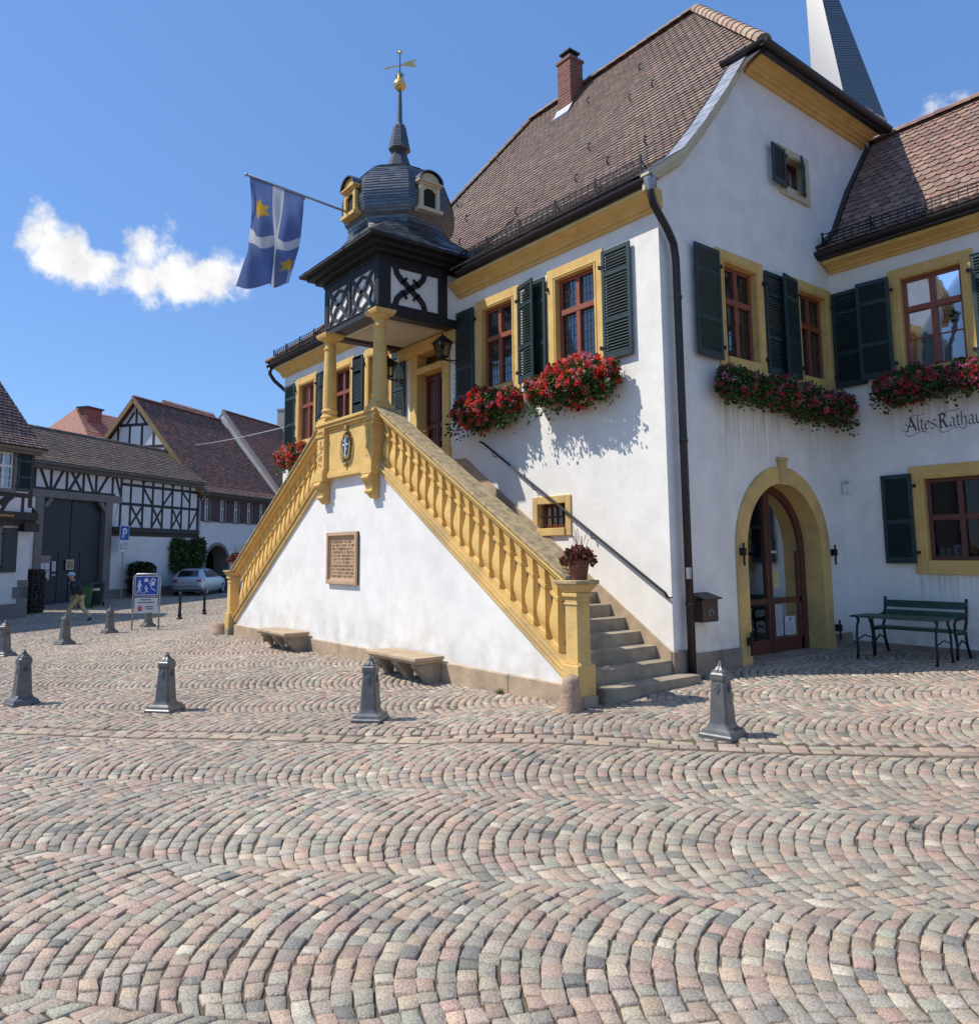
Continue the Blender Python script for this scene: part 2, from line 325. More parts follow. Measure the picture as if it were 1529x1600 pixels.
# cobbles: segmental arcs in parallel bands, every stone real geometry
PAL = np.array([(.44, .325, .275), (.41, .30, .255), (.385, .365, .335), (.335, .33, .305), (.50, .40, .29), (.47, .325, .26), (.20, .215, .22), (.54, .51, .46), (.42, .365, .315), (.35, .29, .26), (.36, .37, .335), (.47, .41, .34)])
PW = np.array([17, 15, 13, 11, 6, 10, 4, 4, 10, 9, 7, 8], float); PW /= PW.sum()
def paving():
    ang = R(40); u = np.array([math.cos(ang), math.sin(ang)]); v = np.array([math.sin(ang), -math.cos(ang)])
    w = 1.58; ds = .108; Rr = w*.78; N = 15; v0 = 3.44; vk = 3.21
    quads = []
    th = math.asin(w/2/Rr)
    for b in range(-44, 9):
        vc = v0+w*(b+.5); off = RNG.uniform(0, ds)
        k = np.arange(int(-52/ds), int(34/ds)); k = k[np.abs(k*ds) < 60]
        jit = RNG.normal(0, .12, (len(k), N+1)); jit[:, 0] = 0; jit[:, -1] = 0
        rowoff = np.where(k % 2 == 0, .0, .5)[:, None]*np.clip(1-np.abs(np.linspace(-1, 1, N+1))**6, 0, 1)[None, :]
        a = -th+2*th*(np.arange(N+1)[None, :]+jit+rowoff*.9)/N; a[:, 0] = -th; a[:, -1] = th
        du = RNG.normal(0, .0035, (len(k), N+1))
        f = np.clip(1-np.abs(np.linspace(-1, 1, N+1))**7, 0, 1)[None, :]
        V0 = Rr*np.sin(a); V1 = V0-f*ds*np.cos(a)*np.sin(a)*.95
        A1 = np.arcsin(np.clip(V1/Rr, -.72, .72))
        wob = (np.sin(k*.37+b)*.010+np.sin(k*.11+2*b)*.02)[:, None]
        U0 = k[:, None]*ds+off+Rr-Rr*np.cos(a)+wob+du; U1 = k[:, None]*ds+off+Rr-Rr*np.cos(A1)+ds+wob+du
        L0 = np.stack([U0, vc+V0], -1); L1 = np.stack([U1, vc+V1], -1)
        quads.append(np.stack([L0[:, :-1], L0[:, 1:], L1[:, 1:], L1[:, :-1]], 2).reshape(-1, 4, 2))
    Q = np.concatenate(quads); nq = None; cv = Q[..., 1].mean(1); Q = Q[np.abs(cv-vk) > .215]; nq = len(Q)
    # two straight courses between the square and the roadway
    for r_ in range(2):
        e = np.cumsum(RNG.uniform(.17, .30, 400))-45+r_*.08; va, vb = vk-.135+.135*r_, vk+.135*r_
        Q = np.concatenate([Q, np.stack([np.stack([e[:-1], 0*e[1:]+va], -1), np.stack([e[:-1], 0*e[1:]+vb], -1), np.stack([e[1:], 0*e[1:]+vb], -1), np.stack([e[1:], 0*e[1:]+va], -1)], 1)])
    # straight kerb course along the band edge on the house side
    xy = Q[..., 0, None]*u+Q[..., 1, None]*v
    c = xy.mean(1); cz = gz(c[:, 0], c[:, 1])
    rel = np.stack([c[:, 0]-CAM.x, c[:, 1]-CAM.y, cz-CAM.z], 1)
    dep = rel@np.array(fwd); X = rel@np.array(r2); Y = -(rel@np.array(u2))
    with np.errstate(all='ignore'):
        px = 1200.85*X/dep+764.5; py = 1200.85*Y/dep+722.3
    ok = (dep > .8) & (px > -330) & (px < 1860) & (py < 1900) & (dep < 44)
    inside = (c[:, 0] > -13.7) & (c[:, 0] < -.15) & (c[:, 1] > .15) | (c[:, 0] > -12.0) & (c[:, 0] < .1) & (c[:, 1] > -1.9) & (c[:, 1] < .5) | (c[:, 1] > 5.2) & (c[:, 0] > -1)
    ok &= ~inside
    kerb = (np.arange(len(Q)) >= nq)[ok]
    xy = xy[ok]; c = c[ok]; dep = dep[ok]; n = len(xy)
    # kerb gap: a row of stones aligned in a straight course
    jit = RNG.normal(0, .006, xy.shape)
    ctr = xy.mean(1, keepdims=True); xy = ctr+(xy-ctr)*(.95+RNG.normal(0, .022, (n, 1, 1)))+jit
    patch = np.sin(c[:, 0]*.9+1)*np.sin(c[:, 1]*.7+c[:, 0]*.3)
    idx = RNG.choice(len(PAL), n, p=PW); grey = RNG.random(n) < np.clip(.18+.28*patch, 0, .5); idx[grey] = RNG.choice([2, 3, 10, 6, 7], grey.sum(), p=[.34, .3, .2, .06, .10])
    idx[kerb] = RNG.choice([4, 8, 11, 1], kerb.sum())
    colr = PAL[idx]*(1+.09*(np.sin(c[:, 0]*.55+.4)*np.sin(c[:, 1]*.8+c[:, 0]*.2)+.6*np.sin(c[:, 0]*1.7+c[:, 1]*1.1)))[:, None]*np.array([1.22, 1.0, .68])*(1+RNG.normal(0, .10, (n, 1)))*(1+RNG.normal(0, .035, (n, 3))); gm = colr.mean(1, keepdims=True); colr = np.clip(gm*.86+gm.mean()*.14+(colr-gm)*.6, .03, .75)*.86
    def stones(sel, tv, hv, name):
        q = xy[sel]; m = len(q); k = len(tv); t = np.array(tv)
        S, Tt = np.meshgrid(t, t, indexing='xy')
        # round the corners of the outline
        rc = .0
        w4 = np.stack([(1-S)*(1-Tt), S*(1-Tt), S*Tt, (1-S)*Tt], -1).reshape(-1, 4)
        p = np.einsum('kf,mfd->mkd', w4, q)
        ce = q.mean(1)[:, None, :]
        si, ti = np.meshgrid(np.arange(k), np.arange(k), indexing='xy'); edge = ((si == 0) | (si == k-1)).astype(int)+((ti == 0) | (ti == k-1)).astype(int)
        corner = (edge.ravel() == 2)
        p[:, corner] = ce+(p[:, corner]-ce)*.90
        h = np.array([[hv[min(min(i, k-1-i), min(j, k-1-j))] for i in range(k)] for j in range(k)]).ravel()
        z = gz(p[..., 0].mean(1), p[..., 1].mean(1))[:, None]+0*p[..., 0]
        # follow the ground slope inside each stone
        tilt = RNG.normal(0, .014, (m, 2)); rel = p-ce
        zz = gz(p[..., 0].ravel(), p[..., 1].ravel()).reshape(p.shape[:2]) if m < 12000 else z
        lift = RNG.normal(0, .003, (m, 1))
        rough = RNG.normal(0, .0012, p.shape[:2])*(h > -.012)
        z = zz+h[None, :]+(rel*tilt[:, None, :]).sum(-1)+lift+rough
        Vv = np.concatenate([p, z[..., None]], -1).reshape(-1, 3)
        ii = (np.arange(k-1)[:, None]*k+np.arange(k-1)[None, :]).ravel(); f = np.stack([ii, ii+1, ii+1+k, ii+k], 1)
        F = (np.arange(m)[:, None, None]*k*k+f[None]).reshape(-1, 4)
        o = npmesh(name, Vv, F, STONE, cols=np.repeat(colr[sel], len(f), 0), smooth=True); tag(o, kind='structure'); return o
    near = dep < 10
    stones(near, [0, .03, .085, .915, .97, 1], [-.04, -.006, .0], 'paving')
    stones(~near, [0, .05, .95, 1], [-.04, 0.], 'paving')
paving()

# ---------------------------------------------------------------- roof tiles
def jitc(c, s=.08): k = 1+random.gauss(0, s); return tuple(max(.01, x*k*(1+random.gauss(0, .04))) for x in c)
def slope(mb, O, e, n, prof, lim, cols, course=.15, tw=.175, th=.02, rnd=True, smax=None, skip=None):
    """one roof slope of separate plain tiles. O: point of the eave line, e: along the eave, n: horizontal, up-slope; prof: (t,z); lim(t)->(a0,a1)"""
    O = Vector(O); e = Vector(e).normalized(); n = Vector(n).normalized(); up = Vector((0, 0, 1)); L = [0]
    for (a, b) in zip(prof, prof[1:]): L.append(L[-1]+math.hypot(b[0]-a[0], b[1]-a[1]))
    def at(s_):
        s_ = max(0, min(L[-1], s_))
        for i in range(len(prof)-1):
            if s_ <= L[i+1]+1e-9:
                f = (s_-L[i])/max(1e-6, L[i+1]-L[i]); return prof[i][0]+(prof[i+1][0]-prof[i][0])*f, prof[i][1]+(prof[i+1][1]-prof[i][1])*f, i
        return prof[-1][0], prof[-1][1], len(prof)-2
    k = 0; s_ = 0.
    while s_ < L[-1]-.02:
        t0, z0, i0 = at(s_); t1, z1, i1 = at(s_+course*1.15)
        dv = Vector((t1-t0, z1-z0)); nn = Vector((-dv.y, dv.x)).normalized()
        lo = (t0+nn.x*th, z0+nn.y*th); lb = (t0, z0)
        t2, z2, _ = at(s_+course*.28); lo2 = (t2+nn.x*th, z2+nn.y*th)
        a0, a1 = lim(t0); off = (k % 2)*tw/2
        j0 = math.floor((a0-off)/tw); j1 = math.ceil((a1-off)/tw)
        for j in range(j0, j1):
            x0 = max(a0, off+j*tw+.003); x1 = min(a1, off+(j+1)*tw-.003)
            if x1-x0 < .02: continue
            if skip and skip((x0+x1)/2, t0): continue
            c = jitc(random.choice(cols)); dz = random.gauss(0, .0025)
            P = lambda x, q: O+e*x+n*q[0]+up*(q[1]+dz)
            if rnd:
                xm = (x0+x1)/2
                b = [P(x0, lo2), P(x0+.2*(x1-x0), ((lo[0]*.75+lo2[0]*.25), (lo[1]*.75+lo2[1]*.25))), P(xm, lo), P(x1-.2*(x1-x0), ((lo[0]*.75+lo2[0]*.25), (lo[1]*.75+lo2[1]*.25))), P(x1, lo2)]
            else: b = [P(x0, lo), P(x1, lo)]
            top = [P(x1, (t1, z1)), P(x0, (t1, z1))]; dn = [q-n*(nn.x*th)-up*(nn.y*th) for q in b]
            m = len(b); pts = b+top+dn
            mb.add(pts, [tuple(range(m+2))]+[(i, m+2+i, m+3+i, i+1) for i in range(m-1)], c)
        s_ += course; k += 1
def ridge_tiles(mb, p, q, r, col, step=.33):
    p = Vector(p); q = Vector(q); n = max(2, int((q-p).length/step)); d = (q-p)/n; dd = d.normalized(); sd = dd.cross(Vector((0, 0, 1))).normalized(); uu = sd.cross(dd)
    for i in range(n):
        a = p+d*i; c = jitc(random.choice(col)); pts = []
        for (s_, rr) in ((-.02, r*1.1), (1.04, r*.93)):
            for k in range(7): an = pi*k/6; pts.append(a+d*s_+sd*math.cos(an)*rr+uu*(math.sin(an)*rr-.03))
        mb.add(pts, [(k, k+1, 8+k, 7+k) for k in range(6)]+[tuple(range(7)), tuple(range(7, 14))], c)
RT = [(.265, .185, .145), (.245, .17, .135), (.285, .195, .15), (.23, .165, .135), (.26, .19, .155), (.215, .155, .13), (.30, .205, .155)]
RTW = [(.27, .165, .125), (.245, .145, .11), (.30, .185, .14), (.225, .14, .11), (.32, .20, .15)]
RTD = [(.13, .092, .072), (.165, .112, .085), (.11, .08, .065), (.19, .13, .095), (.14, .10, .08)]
RTR = [(.32, .125, .08), (.29, .115, .075), (.25, .11, .075), (.35, .15, .10), (.23, .105, .075)]
RTP = [(.42, .20, .14), (.38, .18, .13), (.45, .23, .16)]
SLC = [(.05, .056, .068), (.04, .046, .056), (.062, .068, .08), (.034, .038, .046), (.075, .08, .09)]

# ---------------------------------------------------------------- windows and shutters
def window(par, M, x0, x1, z0, z1, sw=.2, sill=True, lights=2, tr=.62, lead=(5, 9), wood=None, trim=None, dep=.14, curtain=True, name='window', gridrows=0, out=.03, glass=None):
    wood = wood or REDW; trim = trim or YEL
    m = MB(M); xi0, xi1, zi0, zi1 = x0+sw, x1-sw, z0+(sw if sill else 0), z1-sw
    m.box(x0, xi0, -out, dep+.05, z0, z1); m.box(xi1, x1, -out, dep+.05, z0, z1)
    m.box(xi0, xi1, -out, dep+.05, zi1, z1)
    # an inner moulding step
    if sw > .15:
        m.box(xi0-.055, xi0-.03, -out-.012, -out+.001, zi0, zi1+.05); m.box(xi1+.03, xi1+.055, -out-.012, -out+.001, zi0, zi1+.05); m.box(xi0-.055, xi1+.055, -out-.012, -out+.001, zi1+.03, zi1+.055)
    if sill: m.box(xi0, xi1, -out-.03, dep+.05, z0, zi0)
    w = m.build(name, trim, par, bevel=.006)
    s = MB(M); y0, y1 = dep-.06, dep-.005; b = .065; xm = (xi0+xi1)/2; zt = zi0+(zi1-zi0)*(tr or 1)
    s.box(xi0, xi0+b, y0, y1, zi0, zi1); s.box(xi1-b, xi1, y0, y1, zi0, zi1); s.box(xi0+b, xi1-b, y0, y1, zi0, zi0+b); s.box(xi0+b, xi1-b, y0, y1, zi1-b, zi1)
    if lights == 2: s.box(xm-.045, xm+.045, y0-.015, y1, zi0+b, zi1-b)
    if tr: s.box(xi0+b, xi1-b, y0-.022, y1-.01, zt-.05, zt+.05)
    for gq in range(gridrows):
        for (za, zb, nn) in ((zi0+b, zt-.05, gridrows),):
            zz = za+(zb-za)*(gq+1)/(nn+1); s.box(xi0+b, xi1-b, y0+.02, y1-.012, zz-.013, zz+.013)
    s.build('sash', wood, w, bevel=.005)
    gl = MB(M); gl.add([(xi0+b*.5, y1-.018, zi0+b*.5), (xi1-b*.5, y1-.018, zi0+b*.5), (xi1-b*.5, y1-.018, zi1-b*.5), (xi0+b*.5, y1-.018, zi1-b*.5)], [(0, 1, 2, 3)]); gl.build('glass', glass or GLASS, w)
    if lead:
        l = MB(M); nx_, nz_ = lead
        for i in range(1, nx_*2): 
            if i != nx_: xx = xi0+b+(xi1-xi0-2*b)*i/(2*nx_); l.box(xx-.004, xx+.004, y1-.026, y1-.016, zi0+b, zi1-b)
        for i in range(1, nz_): zz = zi0+b+(zi1-zi0-2*b)*i/nz_; l.box(xi0+b, xi1-b, y1-.028, y1-.014, zz-.004, zz+.004)
        l.build('leading', LEAD, w)
    if curtain:
        c = MB(M); n = 40; pts = []
        for i in range(n+1):
            x = xi0+(xi1-xi0)*i/n; y = dep+.10+.02*math.sin(i*1.1)+.012*math.sin(i*.37)
            zt_ = zi1 if curtain is True else zi0+(zi1-zi0)*curtain
            pts += [(x, y, zi0), (x, y, zt_)]
        c.add(pts, [(2*i, 2*i+1, 2*i+3, 2*i+2) for i in range(n)]); c.build('curtain', CURT, w, smooth=True)
    return w
def shutter(par, M, W_, H, secs=(.2, .47, .33), mat_=None, slat=.052, plain=False, holes=True):
    """louvred shutter in the local frame: x 0..W from the hinge, y thickness, z 0..H"""
    mat_ = mat_ or GREEN; s = MB(M); st = .062; t = .034
    s.box(0, st, -t/2, t/2, 0, H); s.box(W_-st, W_, -t/2, t/2, 0, H)
    if plain:
        s.box(st, W_-st, -t*.35, t*.35, 0, H)
        for z in (.12, H-.2): s.box(st, W_-st, -t/2-.01, t/2, z, z+.1)
    else:
        rails = [0.]; 
        z = H
        edges = []
        zz = H-.075; s.box(st, W_-st, -t/2, t/2, zz, H)
        tot = H-.075-.11-.07*(len(secs)-1); z = zz
        for i, f in enumerate(secs):
            h = tot*f; zb = z-h; n = max(2, round(h/slat))
            for k in range(n):
                zc = zb+(k+.5)*h/n
                s.add([(st, -.024, zc-.026), (W_-st, -.024, zc-.026), (W_-st, -.018, zc-.031), (st, -.018, zc-.031), (st, .018, zc+.031), (W_-st, .018, zc+.031), (W_-st, .024, zc+.026), (st, .024, zc+.026)],
                      [(0, 1, 2, 3), (0, 7, 6, 1), (3, 2, 5, 4), (4, 5, 6, 7), (0, 3, 4, 7), (1, 6, 5, 2)])
            z = zb
            if i < len(secs)-1: s.box(st, W_-st, -t/2, t/2, z-.07, z); z -= .07
        s.box(st, W_-st, -t/2, t/2, 0, z)
    o = s.build('shutter', mat_, par, bevel=.003)
    h = MB(M)
    for z in (H*.12, H*.86): h.box(-.05, .12, -t/2-.008, -t/2, z-.015, z+.015); h.box(-.06, -.03, -t/2-.012, t/2, z-.03, z+.03)
    h.build('hinge', IRON, o, split=.01)
    return o
def shut_at(par, M, xh, yh, z0, W_, H, ang, **k):
    """hinge at (xh,yh); ang = direction of the leaf in the wall frame: 0 along +x, 180 along -x, negative turns out of the wall"""
    return shutter(par, M @ T(xh, yh, z0) @ RZ(R(ang)), W_, H, **k)

# ================================================================ TOWN HALL
F0 = frame((0, 0, 0), (1, 0, 0), (0, 1, 0))            # street front, y = 0
FG = frame((0, 0, 0), (0, 1, 0), (-1, 0, 0))           # right gable, x = 0
FW = frame((0, 5.1, 0), (1, 0, 0), (0, 1, 0))          # wing front
LX = -13.9; DEP = 9.4
hall = thing('town_hall', 'white gabled town hall with yellow double outside staircase, slate turret and green shutters', 'town hall')
EV = 6.5
front_win = [(-2.5, -1.15), (-4.62, -3.27), (-8.72, -7.9), (-10.98, -9.63), (-13.05, -11.7)]
holes = [rect(a, b, 4.72, 6.73) for a, b in front_win]+[rect(-7.0, -5.5, 3.36, 6.3), rect(-2.98, -2.02, 2.05, 2.73)]
front_win[2] = (-9.1, -7.75); holes[2] = rect(-9.1, -7.75, 4.72, 6.73)
m = MB(F0); wall_face(m, rect(LX, 0, -.7, 7.4), holes)
PROF = [(-.34, 7.45), (.16, 7.83), (.52, 8.09), (1.12, 8.77), (1.77, 9.58), (2.47, 10.53), (4.7, 13.95)]
E0 = .34; PK = 4.7+E0; HY = 2.5; HZ = 10.57
gp = [(0, -.7), (DEP, -.7), (DEP, 7.4)]
vz = [(p[0], p[1]-.14) for p in PROF if 0 <= p[0] <= 2.2]
gtop = [(DEP-a, b) for a, b in vz]+[(2*4.7-2.47, 10.42), (2.47, 10.42)]+vz[::-1]+[(0, 7.45)]
archhole = [(1.55, -.7+.71), ]
AX, AZ, AR = 3.03, 1.76, 1.43
ah = [(AX+AR, .02)]+arc(AX, AZ, AR, 0, pi, 20)+[(AX-AR, .02)]
m2 = MB(FG); wall_face(m2, gp+gtop, [ah, rect(1.42, 2.76, 4.72, 6.73), rect(3.74, 5.08, 4.72, 6.73), rect(3.5, 4.55, 8.28, 9.25)])
m.v += m2.v; n0 = len(m.v)-len(m2.v); m.f += [tuple(i+n0 for i in f) for f in m2.f]; m.c += m2.c
m.add([(LX, 0, -.7), (LX, DEP, -.7), (LX, DEP, 7.4), (LX, 0, 7.4)], [(0, 1, 2, 3)]); m.add([(LX, DEP, -.7), (0, DEP, -.7), (0, DEP, 7.4), (LX, DEP, 7.4)], [(0, 1, 2, 3)])
m.build('wall', PL, hall)
m = MB(); m.box(LX+.3, -.3, .55, DEP-.3, -.3, -.2); m.box(LX+.3, -.3, .7, .75, -.2, 3.2); m.box(LX+.3, -.75, 2.2, 2.25, 3.2, 7.0); m.box(-2.2, -2.15, .8, DEP-.3, -.2, 7.); m.box(LX+.3, -.2, .3, DEP-.3, 3.1, 3.2); m.box(LX+.3, -.2, .3, DEP-.3, 7.05, 7.1)
m.build('interior', ROOM, hall)
# plinths
m = MB(); m.box(.0, .045, .02, AX-AR, -.7, .27); m.box(0, .045, AX+AR, 5.06, -.7, .27); m.box(-.0, .05, -.05, .3, -.7, .34); m.box(LX-.04, -12.3, -.04, .0, -.7, .2)
m.build('plinth', PLINTH, hall, bevel=.008, split=.001)
# roof ----------------------------------------------------------
roof = MB()
HX = .47; APX = -2.46; LAP = -8.11
XL = LX-.55
def lim_front(t):
    tt = t+E0; lo = XL+tt*(LAP-XL)/PK
    hi = -.2 if t < HY-.12 else HX+(APX-HX)*(t-HY)/(4.7-HY)
    return lo, hi
slope(roof, (0, 0, 0), (1, 0, 0), (0, 1, 0), PROF, lim_front, RT, th=.027, course=.16, skip=lambda x, t: abs(x+6.32) < 1.25 and t < .6)
# left hip (full) and right half hip
k = (LAP-XL)/PK
slope(roof, (XL, 0, 0), (0, 1, 0), (1, 0, 0), [((p[0]+E0)*k, p[1]) for p in PROF], lambda t: (-E0+t/k, DEP+E0-t/k), RT, rnd=False)
slope(roof, (HX, 0, 0), (0, 1, 0), (-1, 0, 0), [(0, HZ), (HX-APX, 13.95)], lambda t: (HY+(4.7-HY)*t/(HX-APX), DEP-HY-(4.7-HY)*t/(HX-APX)), RT)
back = [(p[0], p[1]) for p in PROF]
roof.add([(XL, DEP+E0, 7.4), (.02, DEP+E0, 7.4), (.02, DEP-HY, 10.5), (HX, DEP-HY, HZ-.02), (APX, 4.7, 13.93), (LAP, 4.7, 13.93)], [(0, 1, 2, 3, 4, 5)], RT[0])
# underlay closing the gaps below the tiles
und = [(a, b-.03) for a, b in PROF]
for (a, b) in zip(und, und[1:]):
    la, lb = lim_front(a[0]), lim_front(b[0])
    roof.add([(la[0], *a), (la[1], *a), (lb[1], *b), (lb[0], *b)], [(0, 1, 2, 3)], (.05, .035, .03))
roof.add([(HX, HY, HZ-.03), (HX, DEP-HY, HZ-.03), (APX, 4.7, 13.92)], [(0, 1, 2)], (.05, .035, .03))
rf = roof.build('roof', TILE, hall)
m = MB(); ridge_tiles(m, (LAP, 4.7, 14.0), (APX, 4.7, 14.0), .12, RT); ridge_tiles(m, (HX-.02, HY, HZ+.05), (APX, 4.7, 14.0), .13, [(.42, .27, .19), (.36, .22, .16), (.45, .30, .21)]); [ridge_tiles(m, (XL+(p[0]+E0)*k, p[0], p[1]+.03), (XL+(q[0]+E0)*k, q[0], q[1]+.03), .12, RT) for p, q in zip(PROF, PROF[1:])]
ridge_tiles(m, (HX-.02, DEP-HY, HZ+.05), (APX, 4.7, 14.0), .13, RT)
m.build('ridge_tiles', TILE, rf)
# slate verge strip and cream verge moulding
m = MB(); slope(m, (0, 0, 0), (1, 0, 0), (0, 1, 0), [p for p in PROF[:6]], lambda t: (-.21, .14), [(.40, .41, .46), (.36, .37, .42), (.44, .45, .50)], course=.085, tw=.8, th=.008, rnd=False)
m.build('slate_verge', SLATE, rf)
m = MB()
for (a, b) in zip(PROF[:6], PROF[1:6]):
    for (x0, x1, d0, d1) in ((-.03, .135, .005, .12), (.0, .10, .12, .21), (0, .05, .21, .27)):
        m.add([(x, p[0], p[1]-d) for p in (a, b) for x in (x0, x1) for d in (d0, d1)], [(0, 1, 3, 2), (4, 6, 7, 5), (0, 4, 5, 1), (2, 3, 7, 6), (0, 2, 6, 4), (1, 5, 7, 3)])
m.build('verge_moulding', CREAM, hall)
# snow-guard hooks
m = MB()
for i in range(26):
    x = random.uniform(-10, -1.0); t = random.choice([1.3, 2.2, 3.0, 3.8]); lo, hi = lim_front(t)
    if lo+.3 < x < hi-.3 and not (-6.4 < x < -5):
        z = np.interp(t, [p[0] for p in PROF], [p[1] for p in PROF]); m.tube([(x, t-.1, z-.05), (x, t-.16, z+.01), (x, t-.14, z+.10), (x, t-.08, z+.12)], .016, 6)
m.build('roof_hook', GUT, rf, split=.01)
# eaves: cornice, gutter, soffit
CPF = [(0, 6.96), (-.045, 6.96), (-.05, 7.01), (-.09, 7.02), (-.11, 7.07), (-.17, 7.12), (-.24, 7.15), (-.25, 7.18), (-.285, 7.185), (-.285, 7.25), (0, 7.25)]
m = MB(); 
for (a, b) in ((-5.15, .10), (LX-.1, -7.5)): m.prism(CPF, a, b, 'x')
m.build('cornice', YEL, hall, bevel=.004, split=.05)
def gutter(m, p, q, r, sd):
    """half-round gutter from p to q, opening upward; sd: outward horizontal"""
    p = Vector(p); q = Vector(q); sd = Vector(sd).normalized(); pts = []
    for a in (p, q):
        for rr in (r, r-.012):
            for k in range(9): an = pi*k/8; pts.append(a+sd*math.cos(an)*rr-Vector((0, 0, 1))*math.sin(an)*rr)
    fs = []
    for k in range(8): fs += [(k, k+1, 19+k, 18+k), (9+k, 27+k, 28+k, 10+k), (k, 9+k, 10+k, k+1), (18+k, 19+k, 28+k, 27+k)]
    fs += [(0, 18, 27, 9), (8, 17, 35, 26)]; m.add(pts, fs)
m = MB(); gutter(m, (.22, -.30, 7.37), (-4.80, -.30, 7.37), .09, (0, -1, 0)); gutter(m, (-7.85, -.30, 7.37), (LX-.5, -.30, 7.37), .09, (0, -1, 0))
m.box(-4.8, .15, -.30, -.21, 7.251, 7.39); m.box(LX-.45, -7.85, -.30, -.21, 7.251, 7.39)
gutter(m, (HX+.02, HY-.14, HZ-.02), (HX+.02, DEP-HY+.14, HZ-.02), .10, (1, 0, 0)); gutter(m, (HX+.06, HY-.10, HZ-.02), (-.35, HY-.10, HZ-.02), .08, (0, -1, 0)); m.box(.38, HX, HY-.02, DEP-HY, HZ-.16, HZ-.03)
m.box(-.1, HX, HY-.05, HY+.02, HZ-.16, HZ-.02)
m.build('gutter', GUT, hall, smooth=False, split=.01)
m = MB()
CG = [(0, 10.28), (.05, 10.28), (.06, 10.36), (.10, 10.38), (.11, 10.45), (.18, 10.50), (.22, 10.55), (.30, 10.58), (.40, 10.36), (0.40, 10.6), (0, 10.6)]
CG = [(0, 10.14), (.05, 10.14), (.06, 10.20), (.11, 10.21), (.13, 10.245), (.20, 10.26), (.23, 10.285), (.27, 10.29), (.28, 10.31), (.40, 10.33), (0, 10.36)]
m.add([(p[0], yy, p[1]+.1) for yy in (2.55, 6.85) for p in CG], [tuple(range(11))[::-1], tuple(range(11, 22))]+[(i, (i+1) % 11, 11+(i+1) % 11, 11+i) for i in range(11)])
m.build('gable_cornice', YEL, hall, bevel=.004)
# snow guard
def snow_guard(M, x0, x1, par, h=.2):
    m = MB(M)
    for z in (0, h*.33, h*.66, h): m.box(x0, x1, -.008, .008, z-.008, z+.008)
    n = int((x1-x0)/.14)
    for i in range(n+1): x = x0+(x1-x0)*i/n; m.box(x-.006, x+.006, -.006, .006, -.0, h)
    n = max(1, int((x1-x0)/.9))
    for i in range(n+1): x = x0+(x1-x0)*i/n; m.box(x-.016, x+.016, -.012, .012, -.08, h+.05); m.bar((x, 0, h*.9), (x, .25, -.02), .016, .016)
    return m.build('snow_guard', IRON, par)
snow_guard(T(0, -.24, 7.58), -4.9, -.1, hall); snow_guard(T(0, -.24, 7.58), LX-.3, -7.9, hall)
# down pipes
m = MB(); m.tube([(.13, -.31, 7.30), (.13, -.31, 7.10), (.13, -.26, 6.95), (.13, .06, 6.62), (.12, .20, 6.44), (.12, .24, 6.2), (.12, .25, 3.0), (.12, .25, -.2)], .058, 12)
for z in (5.6, 3.4, 1.0): m.tube([(.12, .25, z-.025), (.12, .25, z+.025)], .066, 12)
m.tube([(LX-.38, -.31, 7.3), (LX-.38, -.31, 7.1), (LX-.3, -.2, 6.9), (LX-.06, .1, 6.55), (LX-.07, .2, 6.3), (LX-.07, .2, -.4)], .055, 10)
m.build('downpipe', GUT, hall, smooth=True, split=.05)
m = MB(); m.lathe([(.05, -.12), (.10, .06), (.105, .09)], 14, 0, None, T(.13, -.31, 7.24)); m.box(.05, .10, -.10, -.04, -.08, .08, None, T(.14, .2, 1.45)); m.build('pipe_outlet', ZINC, hall, split=.05)
# chimney
ch = MB()
for i in range(25):
    z0 = 12.4+i*.085
    ch.box(-6.42+random.uniform(-.004, .004), -5.94+random.uniform(-.004, .004), 4.12+random.uniform(-.004, .004), 4.58, z0, z0+.076)
ch.box(-6.40, -5.96, 4.14, 4.56, 12.2, 14.5); ch.box(-6.45, -5.91, 4.09, 4.61, 14.48, 14.56)
o = ch.build('chimney', BRICK, rf, bevel=.004)
c2 = MB(); c2.box(-6.33, -6.03, 4.2, 4.5, 14.56, 14.74); c2.box(-6.38, -5.98, 4.15, 4.55, 14.74, 14.80); c2.build('chimney_pot', GUT, o, bevel=.01)
c2 = MB(); c2.box(-6.48, -5.88, 4.02, 4.6, 12.6, 12.62) if False else c2.prism([(3.98, 12.88), (4.14, 13.12), (4.14, 13.25), (3.96, 12.93)], -6.46, -5.90, 'x'); c2.build('chimney_flashing', ZINC, o)
# front windows
for (a, b) in front_win: window(hall, F0, a, b, 4.72, 6.73, .21)
wins = [o for o in kids(hall) if o.name.startswith('window')]
wR, wL, wC, wB, wA = wins
shut_at(wR, F0, -1.14, -.06, 4.82, .61, 1.83, 0); shut_at(wR, F0, -2.51, -.06, 4.82, .55, 1.83, 180)
shut_at(wL, F0, -3.25, -.07, 4.82, .57, 1.83, -13); shut_at(wL, F0, -4.63, -.06, 4.82, .59, 1.83, 180)
shut_at(wC, F0, -7.74, -.06, 4.82, .55, 1.83, 0); shut_at(wC, F0, -9.1, -.06, 4.82, .5, 1.83, 180)
shut_at(wB, F0, -9.62, -.06, 4.82, .50, 1.83, 0); shut_at(wB, F0, -10.99, -.06, 4.82, .5, 1.83, 180)
shut_at(wA, F0, -11.69, -.06, 4.82, .6, 1.83, 0); shut_at(wA, F0, -13.06, -.06, 4.82, .66, 1.83, 180)
